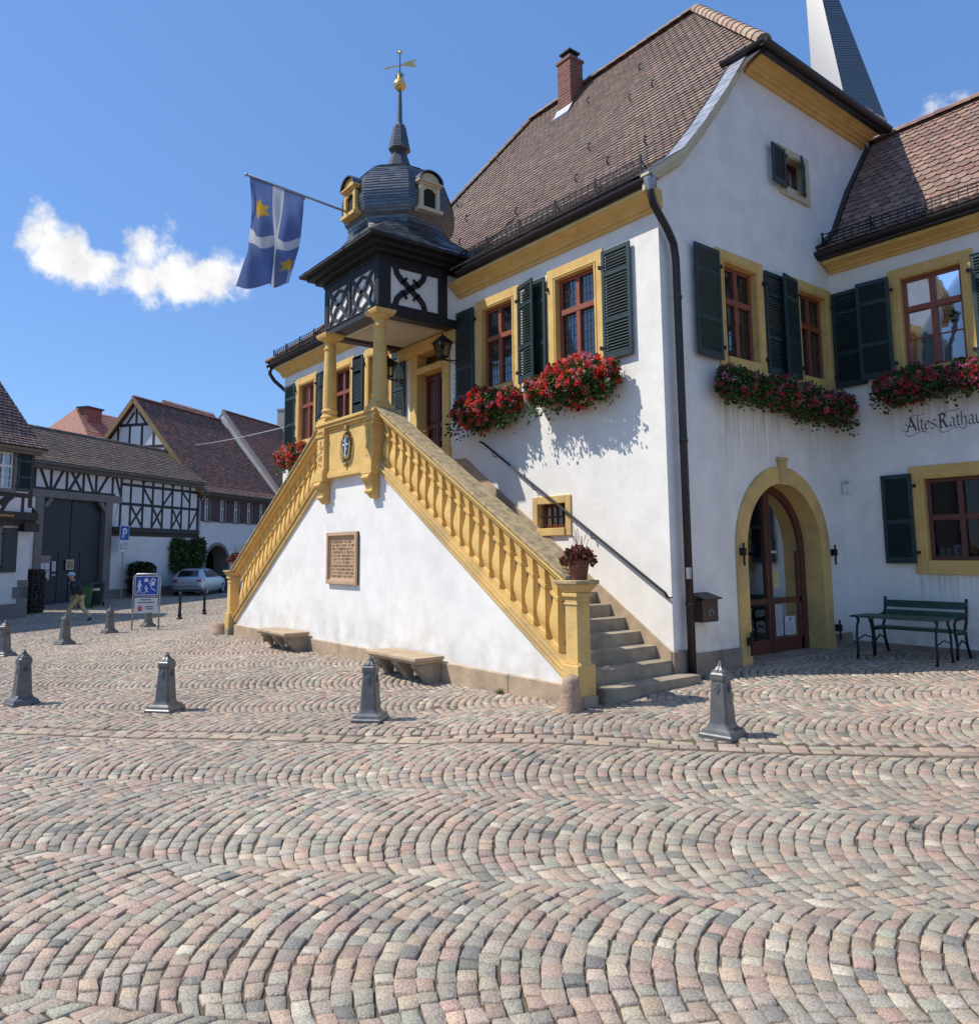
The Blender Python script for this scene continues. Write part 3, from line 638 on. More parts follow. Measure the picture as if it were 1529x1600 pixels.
# small barred window by the stairs
w = window(hall, F0, -2.98, -2.02, 2.05, 2.73, .13, trim=YELD, tr=None, lights=1, lead=None, curtain=.9, dep=.16, name='barred_window')
m = MB(F0)
for i in range(1, 5): x = -2.85+.7*i/5; m.box(x-.011, x+.011, .05, .072, 2.15, 2.62)
m.box(-2.86, -2.14, .045, .062, 2.37, 2.39); m.build('window_bars', IRON, w)
# entrance door at the top of the stairs
m = MB(F0); m.box(-7.0, -6.72, -.04, .3, 3.3, 6.3); m.box(-5.76, -5.5, -.04, .3, 3.3, 6.3); m.box(-6.72, -5.76, -.04, .3, 6.08, 6.3); m.box(-6.72, -5.76, -.05, .3, 5.66, 5.80)
m.box(-7.03, -6.70, -.07, .3, 3.3, 3.95); m.box(-5.78, -5.47, -.07, .3, 3.3, 3.95)
dr = m.build('entrance_door', YEL, hall, bevel=.012)
m = MB(F0); m.box(-6.72, -5.76, .24, .29, 3.3, 5.66)
for s_ in (0, 1):
    x0 = -6.70+.47*s_; m.box(x0+.0, x0+.06, .20, .24, 3.36, 5.64); m.box(x0+.40, x0+.46, .20, .24, 3.36, 5.64)
    for z in (3.36, 4.15, 4.45, 5.52): m.box(x0+.06, x0+.40, .20, .24, z, z+.11)
    for (za, zb) in ((3.52, 4.1), (4.6, 5.46)): m.box(x0+.11, x0+.35, .215, .24, za, zb)
m.box(-6.27, -6.21, .18, .24, 3.36, 5.64); m.build('door_leaf', DOORW, dr, bevel=.006)
m = MB(F0); m.box(-6.66, -6.6, .15, .2, 4.25, 4.5); m.tube([(-6.63, .15, 4.42), (-6.63, .09, 4.42), (-6.52, .09, 4.40)], .012, 8); m.build('door_handle', GOLD, dr)
m = MB(F0); m.add([(-6.72, .22, 5.8), (-5.76, .22, 5.8), (-5.76, .22, 6.08), (-6.72, .22, 6.08)], [(0, 1, 2, 3)]); m.build('fanlight', GLASS, dr)
# gable windows
w1 = window(hall, FG, 1.42, 2.76, 4.72, 6.73, .2, dep=.16, lead=(4, 8)); w2 = window(hall, FG, 3.74, 5.08, 4.72, 6.73, .2, dep=.16, lead=(4, 8))
shut_at(w1, FG, 1.41, -.09, 4.80, .66, 1.83, 180); shut_at(w1, FG, 2.77, -.05, 4.80, .60, 1.83, 0)
shut_at(w2, FG, 3.80, -.07, 4.80, .60, 1.85, 188); shut_at(w2, FG, 5.04, -.05, 4.80, .58, 1.85, -90)
wa = window(hall, FG, 3.5, 4.55, 8.28, 9.25, .17, dep=.2, lead=None, tr=None, curtain=False, wood=DOORW, trim=CREAM, name='attic_window')
shut_at(wa, FG, 3.62, -.08, 8.38, .48, .74, 183, secs=(1,), plain=False, slat=.09); shut_at(wa, FG, 4.34, -.04, 8.40, .36, .70, 203, secs=(1,), slat=.09)
# arched cellar door in the gable
m = MB(FG); ri = 1.14; pts = []; seg = [(1, -(AZ+.15))]
def ringpts(r): return [(AX+r, -.2)]+arc(AX, AZ, r, 0, pi, 28)+[(AX-r, -.2)]
a, b = ringpts(AR), ringpts(ri); n = len(a)
for (y, loop) in ((-.035, a), (-.035, b), (.38, b), (.02, a)):
    pts += [(p[0], y, p[1]) for p in loop]
fs = []
for r_ in range(3):
    for i in range(n-1): fs.append((r_*n+i, r_*n+i+1, (r_+1)*n+i+1, (r_+1)*n+i))
for i in range(n-1): fs.append((i, 3*n+i, 3*n+i+1, i+1))
m.add(pts, fs); m.prism([(AX-.085, 2.88), (AX+.085, 2.88), (AX+.11, 3.31), (AX-.11, 3.31)], -.065, .02); m.prism([(AX-.13, 3.29), (AX+.13, 3.29), (AX+.14, 3.345), (AX-.14, 3.345)], -.075, .02)
ad_ = m.build('arched_door', YELD, hall, autosm=40)
m = MB(FG); b = ringpts(ri+.01); c = [(AX+(p[0]-AX)*.88, max(-.2, AZ+(p[1]-AZ)*.88) if p[1] > AZ else p[1]) for p in b]
m.add([(p[0], .30, p[1]) for p in b]+[(p[0], .30, p[1]) for p in c]+[(p[0], .37, p[1]) for p in c], [(i, i+1, n+i+1, n+i) for i in range(n-1)]+[(n+i, n+i+1, 2*n+i+1, 2*n+i) for i in range(n-1)])
for x in (AX-.06, AX+.0): m.box(x-.035, x+.055, .29, .38, 0, AZ+.98)
m.box(AX-1.0, AX+1.0, .305, .38, .0, .26); m.box(AX-1.0, AX+1.0, .305, .38, .85, .95); m.box(AX-.98, AX-.90, .305, .38, 0, AZ); m.box(AX+.90, AX+.98, .305, .38, 0, AZ)
m.build('door_leaf', mat('cellar_door_wood', (.12, .036, .024), .45, .15, 5), ad_, bevel=.006)
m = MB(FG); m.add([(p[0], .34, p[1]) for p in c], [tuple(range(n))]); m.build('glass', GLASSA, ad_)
m = MB(FG)
def rectf(x0, x1, z0, z1, col, y=.332): m.box(x0, x1, y-.003, y, z0, z1, col)
rectf(AX+.12, AX+.32, 1.12, 1.42, (.55, .50, .22)); rectf(AX+.14, AX+.36, .3, .84, (.45, .45, .45)); rectf(AX+.42, AX+.76, .3, .62, (.6, .6, .6)); rectf(AX+.1, AX+.28, 1.72, 1.76, (.5, .5, .5))
for (x0, x1, z1, z0) in ((AX+.17, AX+.33, .78, .4), (AX+.45, AX+.73, .50, .34), (AX+.14, AX+.30, 1.38, 1.18)):
    z = z1
    while z > z0: m.box(x0, x1-random.uniform(0, .06), .3265, .3285, z-.006, z, (.2, .2, .22)); z -= .03
m.ball((AX+.59, .33, .57), .03, 10, 6, (.2, .2, .2)); m.build('notice', PAINTC, ad_, split=.012)
m = MB(FG)
for (x, z) in ((AX-1.33, 1.75), (AX-1.25, .35), (AX+1.5, 1.72), (AX+1.5, .38)):
    m.box(x-.03, x+.03, -.12, -.02, z-.06, z+.06); m.tube([(x, -.09, z-.22), (x, -.09, z+.14)], .018, 8); m.box(x-.06, x+.04, -.11, -.07, z-.02, z+.03)
m.build('gate_hinge', IRON, ad_, split=.02)
m = MB(FG); m.box(AX-1.15, AX+1.2, -.25, .42, -.3, .035); m.build('threshold', PLINTH, ad_, bevel=.02)

# ---------------------------------------------------------------- outside staircase (part of the town hall)
SY = -2.0; XR, XLft = .05, -12.05; LAND = 3.365
def zr(x): return 1.44+.612*(.05-x)                     # top of the right coping
def zb(x): return .06+.652*(.0-x)                       # underside of the sloping base
st = MB()
pts = [(-.02, .08), (-4.86, zb(-4.86)+.02), (-4.86, 3.34), (-7.14, 3.34), (-7.14, zb(-4.86)+.02), (-11.98, .08)]
st.prism(pts, SY, SY+.22, 'y')
stair = st.build('staircase', PLS, hall)
m = MB()
x = -.02; 
for (a, b) in ((-.05, -1.25), (-1.256, -2.9), (-2.906, -4.6), (-4.606, -6.3), (-6.306, -7.9), (-7.906, -9.6), (-9.606, -11.1), (-11.106, -11.95)):
    m.box(b, a, SY-.05+random.uniform(-.004, .004), SY+.3, -.7, .08)
m.build('stair_plinth', SAND, stair, bevel=.01)
# steps, both flights
m = MB()
def step(k): return .22+.185*(k-2)
for k in range(1, 20):
    xf = -.29*(k-2); z = step(k); xb = -4.95
    if k == 1: 
        m.prism([(.25, -1.70), (.31, -1.63), (.33, .16), (-.1, .16), (-.1, -1.70)], -.5, z, 'z'); 
    else: m.box(xf-.33 if k < 19 else -6.0, xf, SY+.20, -.031, z-.25, z)
    xm = -12.0-xf
    if k == 1: m.box(xm-.2, xm+.1, -1.62, .16, -.6, z)
    else: m.box(xm, xm+.33 if k < 19 else -6.0, SY+.20, -.031, z-.25, z)
m.build('steps', STEP, stair, bevel=.012, seg=2)
m = MB()
sk_ = [(.0, .0), (.0, .30), (-5.05, 3.68), (-5.40, 3.70), (-5.40, 3.3), (-4.9, 3.3), (-.0, .0)]
m.prism([(-.02, -.2), (-.02, .335), (-4.98, 3.64), (-5.48, 3.66), (-5.48, 3.2), (-4.9, 3.1)], -.035, -.001, 'y')
m.prism([(-11.98, -.2), (-11.98, .335), (-7.02, 3.64), (-7.05, 3.2)], -.035, -.001, 'y'); m.build('skirting', SAND, stair, bevel=.008)
m = MB(); m.box(-4.95, -7.05, -1.7, 0, LAND-.2, LAND); 
# sloping base moulding, coping, balusters
def flight(mir, name_suffix=''):
    fx = (lambda x: x) if not mir else (lambda x: -12.0-x)
    xa, xb_ = .02, -4.86
    def beam(fz, dz0, dz1, y0, y1, mat_, nm, par, x0=xa, x1=xb_, bev=.008):
        b = MB(); P = [(fx(x0), fz(x0)+dz0), (fx(x1), fz(x1)+dz0), (fx(x1), fz(x1)+dz1), (fx(x0), fz(x0)+dz1)]
        b.prism(P, y0, y1, 'y'); return b
    b = beam(zb, 0, .11, SY-.05, SY+.25, YEL, '', None); q = beam(zb, .11, .15, SY-.085, SY+.27, YEL, '', None); q2 = beam(zb, .15, .21, SY-.045, SY+.24, YEL, '', None)
    for z in (q, q2): n0 = len(b.v); b.v += z.v; b.f += [tuple(i+n0 for i in f) for f in z.f]; b.c += z.c
    b.build('balustrade_base', YELD, stair, bevel=.008)
    b = beam(zr, -.20, -.13, SY-.05, SY+.24, YEL, '', None); q = beam(zr, -.13, -.055, SY-.10, SY+.27, YEL, '', None)
    n0 = len(b.v); b.v += q.v; b.f += [tuple(i+n0 for i in f) for f in q.f]; b.c += q.c
    b.build('handrail_moulding', YEL, stair, bevel=.01)
    b = MB()
    cuts = [xa, -1.62, -3.05, -3.85, xb_]
    for (p, q) in zip(cuts, cuts[1:]):
        P = [(fx(p-.003), zr(p)-.055), (fx(q+.003), zr(q)-.055), (fx(q+.003), zr(q)+.0), (fx(p-.003), zr(p)+.0)]
        b.prism(P, SY-.13, SY+.28, 'y')
    b.build('coping', CAPST, stair, bevel=.014, seg=2)
    n = 19; 
    for i in range(n):
        x = -.37-(4.86-.50)*i/(n-1); z0 = zb(x)+.20; z1 = zr(x)-.19; H = z1-z0; sl_ = -.632
        prof = [(0, .075), (.07, .075), (.08, .06), (.10, .052), (.14, .062), (.22, .082), (.30, .086), (.40, .076), (.52, .056), (.62, .045), (.66, .044), (.665, .072), (.715, .072), (.72, .046), (.80, .058), (.88, .070), (.90, .075), (1.0, .075)]
        mb = MB(); pts = []; k = 0
        for (t, hw) in prof:
            for (sx, sy) in ((-1, -1), (1, -1), (1, 1), (-1, 1)):
                xx = x+sx*hw*.98; pts.append((fx(xx), SY+.095+sy*hw*.98, z0+t*H+(xx-x)*sl_))
        fs = [(0, 1, 2, 3)]+[(4*j+q, 4*j+(q+1) % 4, 4*j+4+(q+1) % 4, 4*j+4+q) for j in range(len(prof)-1) for q in range(4)]+[tuple(range(4*len(prof)-4, 4*len(prof)))]
        mb.add(pts, fs); mb.build('baluster', YEL, stair)
flight(False); flight(True)
# newel posts
for mir in (0, 1):
    b = MB(T(-12.0, 0, 0) @ Matrix.Diagonal((-1, 1, 1, 1)) if mir else ID)
    x0, x1, y0, y1 = -.02, .215, SY-.13, SY+.12
    b.box(x0-.03, x1+.03, y0-.03, y1+.03, -.02, .36); b.prism([(x0-.03, .36), (x1+.03, .36), (x1-.02, .42), (x0+.02, .42)], y0+.02, y1-.02, 'y')
    b.box(x0+.01, x1-.01, y0+.01, y1-.01, .36, 1.24); b.box(x0-.005, x1+.005, y0-.005, y1+.005, 1.10, 1.125); b.box(x0-.02, x1+.02, y0-.02, y1+.02, 1.20, 1.25)
    b.add([(x, y, z) for z, e in ((1.25, .0), (1.36, .075)) for (x, y) in ((x0-e, y0-e), (x1+e, y0-e), (x1+e, y1+e), (x0-e, y1+e))], [(0, 1, 2, 3), (4, 5, 6, 7), (0, 1, 5, 4), (1, 2, 6, 5), (2, 3, 7, 6), (3, 0, 4, 7)])
    nw = b.build('newel_post', YELD, stair, bevel=.01, seg=2)
    c = MB(b.M); c.box(x0-.085, x1+.085, y0-.085, y1+.085, 1.36, 1.41); c.build('newel_cap', CAPST, nw, bevel=.01)
    c = MB(b.M); c.box(x0-.05, x1+.05, y0-.05, y1+.05, -.7, -.02); c.build('newel_base', STEP, nw, bevel=.012)
# landing parapet with crest, pilasters and brackets
PY = SY-.1
m = MB(); m.box(-6.86, -5.14, PY+.02, PY+.40, 3.42, 4.24); m.box(-7.2, -4.80, PY-.03, PY+.42, 3.27, 3.36); m.box(-7.16, -4.84, PY-.0, PY+.42, 3.36, 3.42)
m.box(-6.86, -5.14, PY-.01, PY+.42, 4.24, 4.29); m.box(-7.18, -4.82, PY-.06, PY+.46, 4.29, 4.35); m.box(-7.2, -4.80, PY-.09, PY+.49, 4.35, 4.41)
pr = m.build('landing_parapet', YEL, stair, bevel=.01, seg=2)
for xc in (-5.02, -6.98):
    m = MB(); m.box(xc-.15, xc+.15, PY-.07, PY+.40, 3.30, 4.29); m.box(xc-.19, xc+.19, PY-.12, PY+.44, 3.22, 3.40); m.box(xc-.17, xc+.17, PY-.10, PY+.42, 3.40, 3.46); m.box(xc-.17, xc+.17, PY-.095, PY+.42, 4.12, 4.16)
    # scroll bracket below
    m.prism([(PY+.09, 3.23), (PY-.11, 3.23), (PY-.12, 3.12), (PY-.08, 3.02), (PY-.05, 2.95), (PY-.02, 2.84), (PY+.04, 2.78), (PY+.09, 2.78)], xc-.12, xc+.12, 'x')
    for (yy, zz, rr) in ((PY-.10, 3.15, .055), (PY-.04, 2.90, .04)): m.tube([(xc-.13, yy, zz), (xc+.13, yy, zz)], rr, 10)
    for i in range(22): m.ball((xc+random.gauss(0, .045), PY-.075, random.uniform(3.55, 4.05)), random.uniform(.018, .034), 7, 5, sq=(1, .7, 1.25))
    for i in range(5): m.ball((xc-.1+.05*i, PY-.10, 4.22), .022, 7, 5)
    m.build('pilaster', YEL, pr, bevel=.006)
m = MB(); cx, cz = -6.0, 3.83
for i in range(56):
    a = 2*pi*i/56; rx, rz = .19, .30; p = (cx+rx*math.cos(a), PY-.0, cz+rz*math.sin(a)); q = (-math.sin(a)*rx, math.cos(a)*rz); ln = math.hypot(*q)
    for s_ in (-1, 1):
        d = Vector((q[0]/ln*.6+s_*math.cos(a)*.8, -.25, q[1]/ln*.6+s_*math.sin(a)*.8)).normalized(); e = Vector((0, 0, 1)).cross(d).normalized() if abs(d.z) < .9 else Vector((1, 0, 0)); p_ = Vector(p)
        t_ = p_+d*.075; mid = p_+d*.04
        m.add([p_, mid+e*.02, t_, mid-e*.02+Vector((0, -.012, 0))], [(0, 1, 2, 3)], jitc(random.choice([(.10, .095, .05), (.15, .14, .08), (.06, .06, .035), (.3, .22, .06)]), .2))
m.ball((cx, PY-.02, cz+.36), .05, 8, 6, (.5, .36, .08), sq=(.8, .7, 1.3)); m.ball((cx, PY-.02, cz-.35), .045, 8, 6, (.5, .36, .08))
el = [(cx+.155*math.cos(2*pi*i/28), cz+.26*math.sin(2*pi*i/28)) for i in range(28)]
m.prism(el, PY-.015, PY+.03, 'y', (.45, .33, .10))
sh = [(cx-.105, cz+.17), (cx+.105, cz+.17), (cx+.105, cz-.02), (cx+.07, cz-.13), (cx, cz-.19), (cx-.07, cz-.13), (cx-.105, cz-.02)]
m.prism(sh, PY-.03, PY-.012, 'y', (.02, .05, .22)); m.box(cx-.018, cx+.018, PY-.034, PY-.03, cz-.175, cz+.17, (.6, .6, .6)); m.box(cx-.105, cx+.105, PY-.034, PY-.03, cz+.02, cz+.055, (.6, .6, .6))
for (sx, sz) in ((-.06, .11), (.06, -.06)): m.ball((cx+sx, PY-.034, cz+sz), .026, 6, 4, (.6, .4, .06), sq=(1, .4, 1))
for i in range(16): m.ball((cx+random.uniform(-.10, .10), PY-.02, cz+random.choice([.21, -.21])+random.uniform(-.03, .03)), .02, 6, 4, random.choice([(.5, .36, .08), (.4, .1, .05), (.5, .5, .5)]))
m.build('coat_of_arms', PAINTC, pr)
# columns
for xc in (-5.05, -7.09):
    m = MB(T(xc, -1.93, 4.41)); q = math.sqrt(2)
    m.lathe([(.20*q, 0), (.20*q, .08)], 4, pi/4); m.lathe([(.17*q, .08), (.17*q, .12)], 4, pi/4)
    m.lathe([(.17, .12), (.185, .15), (.17, .19), (.145, .21), (.15, .25), (.165, .28), (.155, .31), (.135, .33), (.14, .42), (.137, .8), (.125, 1.25), (.112, 1.56), (.112, 1.575), (.13, 1.58), (.135, 1.60), (.128, 1.62), (.11, 1.625), (.11, 1.72), (.13, 1.73), (.18, 1.80), (.185, 1.81)], 28)
    m.lathe([(.19*q, 1.81), (.20*q, 1.83), (.22*q, 1.87), (.22*q, 1.905)], 4, pi/4)
    m.build('column', YEL, hall, smooth=True, autosm=35)
# wall handrail
m = MB(); m.tube([(.0, -.09, 1.10), (-.05, -.09, 1.17), (-4.3, -.09, 3.86), (-4.4, -.09, 3.9)], .02, 8); m.tube([(.0, -.09, 1.10), (.0, -.0, 1.10)], .012, 6)
for x in (-1.5, -2.9, -4.0): z = 1.13+.637*(-.05-x); m.tube([(x, -.09, z), (x, -.08, z-.07), (x, 0, z-.08)], .009, 6)
m.build('handrail', IRON, hall, smooth=True)
m = MB(F0)
for i, (z, t_) in enumerate(((5.35, '5'), (5.22, ''), (5.05, 'x'), (4.88, 'w'))):
    for k in range(5): x = -5.33+random.uniform(-.05, .05); zz = z+random.uniform(-.06, .05); m.bar((x, -.004, zz), (x+random.uniform(-.04, .04), -.004, zz+random.uniform(.02, .07)), .013, .004, (.12, .12, .12), None, (0, 1, 0))
m.build('painted_mark', PAINTC, hall)
# inscription panel
m = MB(F0 @ T(0, SY, 0)); a0, a1, b0, b1 = -6.87, -5.64, 1.2, 2.2
for (w_, y0, y1) in ((.07, -.07, .0), (.10, -.035, .0)):
    m.box(a0, a0+w_, y0, y1, b0, b1); m.box(a1-w_, a1, y0, y1, b0, b1); m.box(a0+w_, a1-w_, y0, y1, b1-w_, b1); m.box(a0+w_, a1-w_, y0, y1, b0, b0+w_*1.1)
m.box(a0+.09, a1-.09, -.012, .0, b0+.09, b1-.09); pq = m.build('inscription_panel', SANDR, hall, bevel=.008)
m = MB(F0 @ T(0, SY, 0))
z = b1-.17
for row in range(11):
    x = a0+.15
    while x < a1-.16:
        wd = random.uniform(.012, .03)
        for k in range(random.choice([1, 2, 2])): m.box(x+k*wd*.6, x+k*wd*.6+.008, -.0145, -.0115, z-.045, z)
        if random.random() < .6: m.box(x, x+wd, -.0145, -.0115, z-random.choice([.01, .026, .045]), z-random.choice([0, .018, .036]) if False else z-.0)
        x += wd+.012+(.03 if random.random() < .18 else 0)
    z -= .066
m.build('inscription', mat('engraved_letters', (.30, .17, .09), .9, .1, 20), pq)

# ---------------------------------------------------------------- turret over the landing
TX, TY = -6.32, -.75; HB = 1.14
tm = MB(); x0, x1, y0, y1 = TX-HB, TX+HB, TY-HB, 0.
tm.box(x0+.02, x1-.02, y0+.02, y1+.3, 6.42, 7.5)
tur = tm.build('turret', PL, hall)
m = MB()
for yy in (y0,): 
    m.box(x0-.05, x1+.05, y0-.06, y0+.25, 6.32, 6.40); m.box(x0-.02, x1+.02, y0-.03, y0+.25, 6.40, 6.47)
    m.box(x0-.035, x1+.035, y0-.045, y0+.2, 6.47, 6.50)
for xx in (x0, x1-.22): m.box(xx-.015, xx+.235, y0+.25, .0, 6.32, 6.50)
for (a, b) in ((x0-.0, x0+.17), (x1-.17, x1+.0)): m.box(a, b, y0-.012, y0+.15, 6.5, 7.45)
m.box(x1-.15, x1+.012, y0+.0, y0+.26, 6.5, 7.46); m.box(x1-.15, x1+.012, -.52, -.30, 6.5, 7.46); m.box(x0-.012, x0+.15, y0, y0+.26, 6.5, 7.46)
m.box(x0+.17, x1-.17, y0-.01, y0+.1, 7.28, 7.45); m.box(x1-.1, x1+.01, y0+.26, -.3, 7.30, 7.45); m.box(x1-.1, x1+.01, y0+.26, -.3, 6.5, 6.56)
for i, hgt in enumerate((0, .09, .18)):
    e = .03+.13*i; m.box(x0-e, x1+e, y0-e, .0, 7.42+hgt, 7.42+hgt+.1)
m.box(TX-1.56, TX+1.56, TY-1.56, .2, 7.68, 7.74)
for xx in (x0+.25, x1-.25): m.box(xx-.06, xx+.06, y0+.2, .0, 6.34, 6.45)
m.build('timber_frame', BLK, tur, bevel=.006)
def curve(m, pts, wd, y, th, fr):
    """flat curved timber in the plane given by fr"""
    P = [Vector((a, b)) for a, b in pts]
    for i in range(len(P)-1):
        d = (P[i+1]-P[i]); 
    L = []; Rr_ = []
    for i in range(len(P)):
        d = (P[min(i+1, len(P)-1)]-P[max(i-1, 0)]).normalized(); nrm = Vector((-d.y, d.x)); L.append(P[i]+nrm*wd/2); Rr_.append(P[i]-nrm*wd/2)
    for i in range(len(P)-1):
        poly = [L[i], L[i+1], Rr_[i+1], Rr_[i]]
        m.add([(p.x, yy, p.y) for yy in (y-th, y) for p in poly], [(3, 2, 1, 0), (4, 5, 6, 7), (0, 1, 5, 4), (1, 2, 6, 5), (2, 3, 7, 6), (3, 0, 4, 7)], None, fr)
def sadd(m, cx, cz, hw, hh, y, th, fr, wd=.075, sp=True):
    """curved St Andrew's cross with pointed spurs"""
    ts = [i/14 for i in range(15)]
    for sx in (-1, 1):
        pts = []
        for t in ts:
            z = -hh+2*hh*t; u = (t-.5)*2; x = sx*hw*math.copysign(abs(u)**1.0, u)*(.55+.45*abs(u)**.2)
            x = sx*hw*(u*1.25-.25*u**3*abs(u)) if abs(u) < 1 else sx*hw*u
            pts.append((cx+x, cz+z))
        curve(m, pts, wd, y, th, fr)
    if sp:
        for a in range(8):
            an = pi/4*a+pi/8; r0, r1 = wd*.9, wd*1.9; p = (cx+math.cos(an)*r0, cz+math.sin(an)*r0); q = (cx+math.cos(an)*r1, cz+math.sin(an)*r1*.95); nrm = (-math.sin(an)*.03, math.cos(an)*.03)
            m.add([(p[0]+nrm[0], y-th, p[1]+nrm[1]), (q[0], y-th, q[1]), (p[0]-nrm[0], y-th, p[1]-nrm[1]), (p[0]+nrm[0], y, p[1]+nrm[1]), (q[0], y, q[1]), (p[0]-nrm[0], y, p[1]-nrm[1])], [(0, 1, 2), (3, 5, 4), (0, 1, 4, 3), (1, 2, 5, 4), (2, 0, 3, 5)], None, fr)
m = MB()
fs_ = frame((x1, y0, 0), (0, 1, 0), (-1, 0, 0))
# right side: one large curved cross
cxs, czs = .70, 6.93
for sx in (-1, 1):
    for sz in (-1, 1):
        pts = [(cxs+sx*.01, czs+sz*.0), (cxs+sx*.11, czs+sz*.09), (cxs+sx*.21, czs+sz*.155), (cxs+sx*.30, czs+sz*.25), (cxs+sx*.335, czs+sz*.36), (cxs+sx*.325, czs+sz*.45)]
        curve(m, pts, .112, .01, .03, fs_)
for a in range(4):
    an = a*pi/2
    for s_ in (1,):
        p = (cxs+math.cos(an+pi/4)*.2, czs+math.sin(an+pi/4)*.2)
        for s2 in (-1, 1): curve(m, [p, (p[0]+math.cos(an+pi/4+s2*1.57)*.1, p[1]+math.sin(an+pi/4+s2*1.57)*.1)], .045, .01, .03, fs_)
ff = frame((x0, y0, 0), (1, 0, 0), (0, 1, 0))
m2 = MB()
for j in range(2):
    cx_ = .645+.985*j; cz_ = 6.89
    for (sx) in (-1, 1):
        pts = [(cx_-sx*.49, cz_-.40), (cx_-sx*.30, cz_-.26), (cx_-sx*.15, cz_-.08), (cx_, cz_+.02), (cx_+sx*.15, cz_+.10), (cx_+sx*.30, cz_+.25), (cx_+sx*.48, cz_+.40)]
        curve(m2, pts, .085, .012, .03, ff)
    for s2 in (-1, 1):
        curve(m2, [(cx_-.40, cz_+s2*.02), (cx_-.26, cz_+s2*.22), (cx_, cz_+s2*.33), (cx_+.26, cz_+s2*.22), (cx_+.40, cz_+s2*.02)], .07, .016, .03, ff)
m2.box(1.10, 1.18, -.03, .0, 6.5, 7.28, None, ff)
m.build('brace', BLK, tur); m2.build('brace', mat('grey_black_timber', (.03, .032, .033), .6, .2, 5), tur)
m = MB(); m.box(x0+.2, x1-.2, y0+.2, .0, 6.36, 6.40); m.box(x0+.45, x1-.45, y0+.45, -.3, 6.345, 6.362); m.box(x0+.4, x1-.4, y0+.4, -.25, 6.352, 6.361)
m.build('soffit', mat('cream_ceiling', (.50, .45, .36), .7, .06, 3), tur, bevel=.006)
m = MB(); m.box(-7.4, -5.2, -.14, -.0, 6.08, 6.34); m.build('lintel', YEL, tur, bevel=.01)
# slate roof: square eave, octagonal onion dome, spirelet
def section(half, rad, blend):
    """16 points: square of half-width 'half' blending into an octagon of circumradius 'rad'"""
    out = []
    for k in range(16):
        a = 2*pi*k/16
        # octagon (vertices at odd multiples of 22.5 deg) support
        s_ = max(abs(math.cos(a)), abs(math.sin(a))); rs = half/s_
        ap = rad*math.cos(pi/8); aa = (a+pi/8) % (pi/4)-pi/8; ro = ap/math.cos(aa)
        r_ = rs*(1-blend)+ro*blend; out.append((r_*math.cos(a), r_*math.sin(a)))
    return out
DP = [(1.58, 7.74, 0), (1.46, 7.84, .0), (1.30, 7.97, .1), (1.17, 8.12, .3), (1.08, 8.28, .6), (1.05, 8.42, .9), (1.07, 8.52, 1), (1.14, 8.62, 1), (1.19, 8.75, 1), (1.21, 8.9, 1), (1.21, 9.05, 1), (1.18, 9.22, 1), (1.12, 9.38, 1), (1.02, 9.54, 1), (.88, 9.69, 1), (.70, 9.81, 1), (.52, 9.89, 1), (.36, 9.95, 1), (.27, 10.03, 1)]
def dome_at(z):
    zz = [p[1] for p in DP]; return np.interp(z, zz, [p[0] for p in DP]), np.interp(z, zz, [p[2] for p in DP])
m = MB(T(TX, TY, 0)); zs = []; z = 7.74
while z < 10.03: zs.append(z); z += .062 if z < 9.6 else .03
zs.append(10.03)
for a, b in zip(zs, zs[1:]):
    ra, ba = dome_at(a); rb, bb = dome_at(min(10.03, b+.012)); A = section((ra+.012)*.985, ra+.012, ba); B = section(rb*.985, rb, bb); Un = section(ra*.985-.004, ra-.004, ba)
    for k in range(16):
        q = (k+1) % 16; n_ = max(1, int(math.hypot(A[k][0]-A[q][0], A[k][1]-A[q][1])/.13))
        for i in range(n_):
            f0, f1 = i/n_, (i+1)/n_; L_ = lambda P, f: (P[k][0]*(1-f)+P[q][0]*f, P[k][1]*(1-f)+P[q][1]*f); dz = random.uniform(-.006, .006)
            m.add([(*L_(A, f0), a+dz), (*L_(A, f1), a+dz), (*L_(B, f1), b+.012), (*L_(B, f0), b+.012), (*L_(Un, f0), a+.004), (*L_(Un, f1), a+.004)], [(0, 1, 2, 3), (4, 5, 1, 0)], jitc(random.choice(SLC), .12))
for (a, b, ra, rb) in [(10.03+.052*i, 10.03+.052*(i+1), .27-.017*i, .27-.017*(i+1)) for i in range(7)]+[(10.47+.055*i, 10.47+.055*(i+1), .235-.0105*i, .235-.0105*(i+1)) for i in range(10)]:
    for k in range(8):
        an, a2 = 2*pi*k/8+pi/8, 2*pi*(k+1)/8+pi/8
        m.add([((ra+.01)*math.cos(an), (ra+.01)*math.sin(an), a), ((ra+.01)*math.cos(a2), (ra+.01)*math.sin(a2), a), (rb*math.cos(a2), rb*math.sin(a2), b+.006), (rb*math.cos(an), rb*math.sin(an), b+.006)], [(0, 1, 2, 3)], jitc(random.choice(SLC), .15))
m.lathe([(.15, 10.38), (.225, 10.44), (.245, 10.475), (.23, 10.48)], 8, pi/8, (.03, .02, .018)); m.lathe([(.075, 10.98), (.062, 11.1), (.042, 11.84), (.045, 11.86)], 12, 0, (.05, .055, .062))
dome = m.build('dome', SLATE, tur)
m = MB(T(TX, TY, 0)); m.ball((0, 0, 11.98), .135, 20, 12); m.lathe([(.139, 11.965), (.142, 11.98), (.139, 11.995)], 20); m.lathe([(.06, 12.1), (.075, 12.13), (.04, 12.16), (.075, 12.22), (.06, 12.22)], 10)
m.build('gilded_ball', GOLD, tur, smooth=True)
m = MB(T(TX, TY, 0)); m.tube([(0, 0, 11.8), (0, 0, 12.75)], [.02, .012], 8)
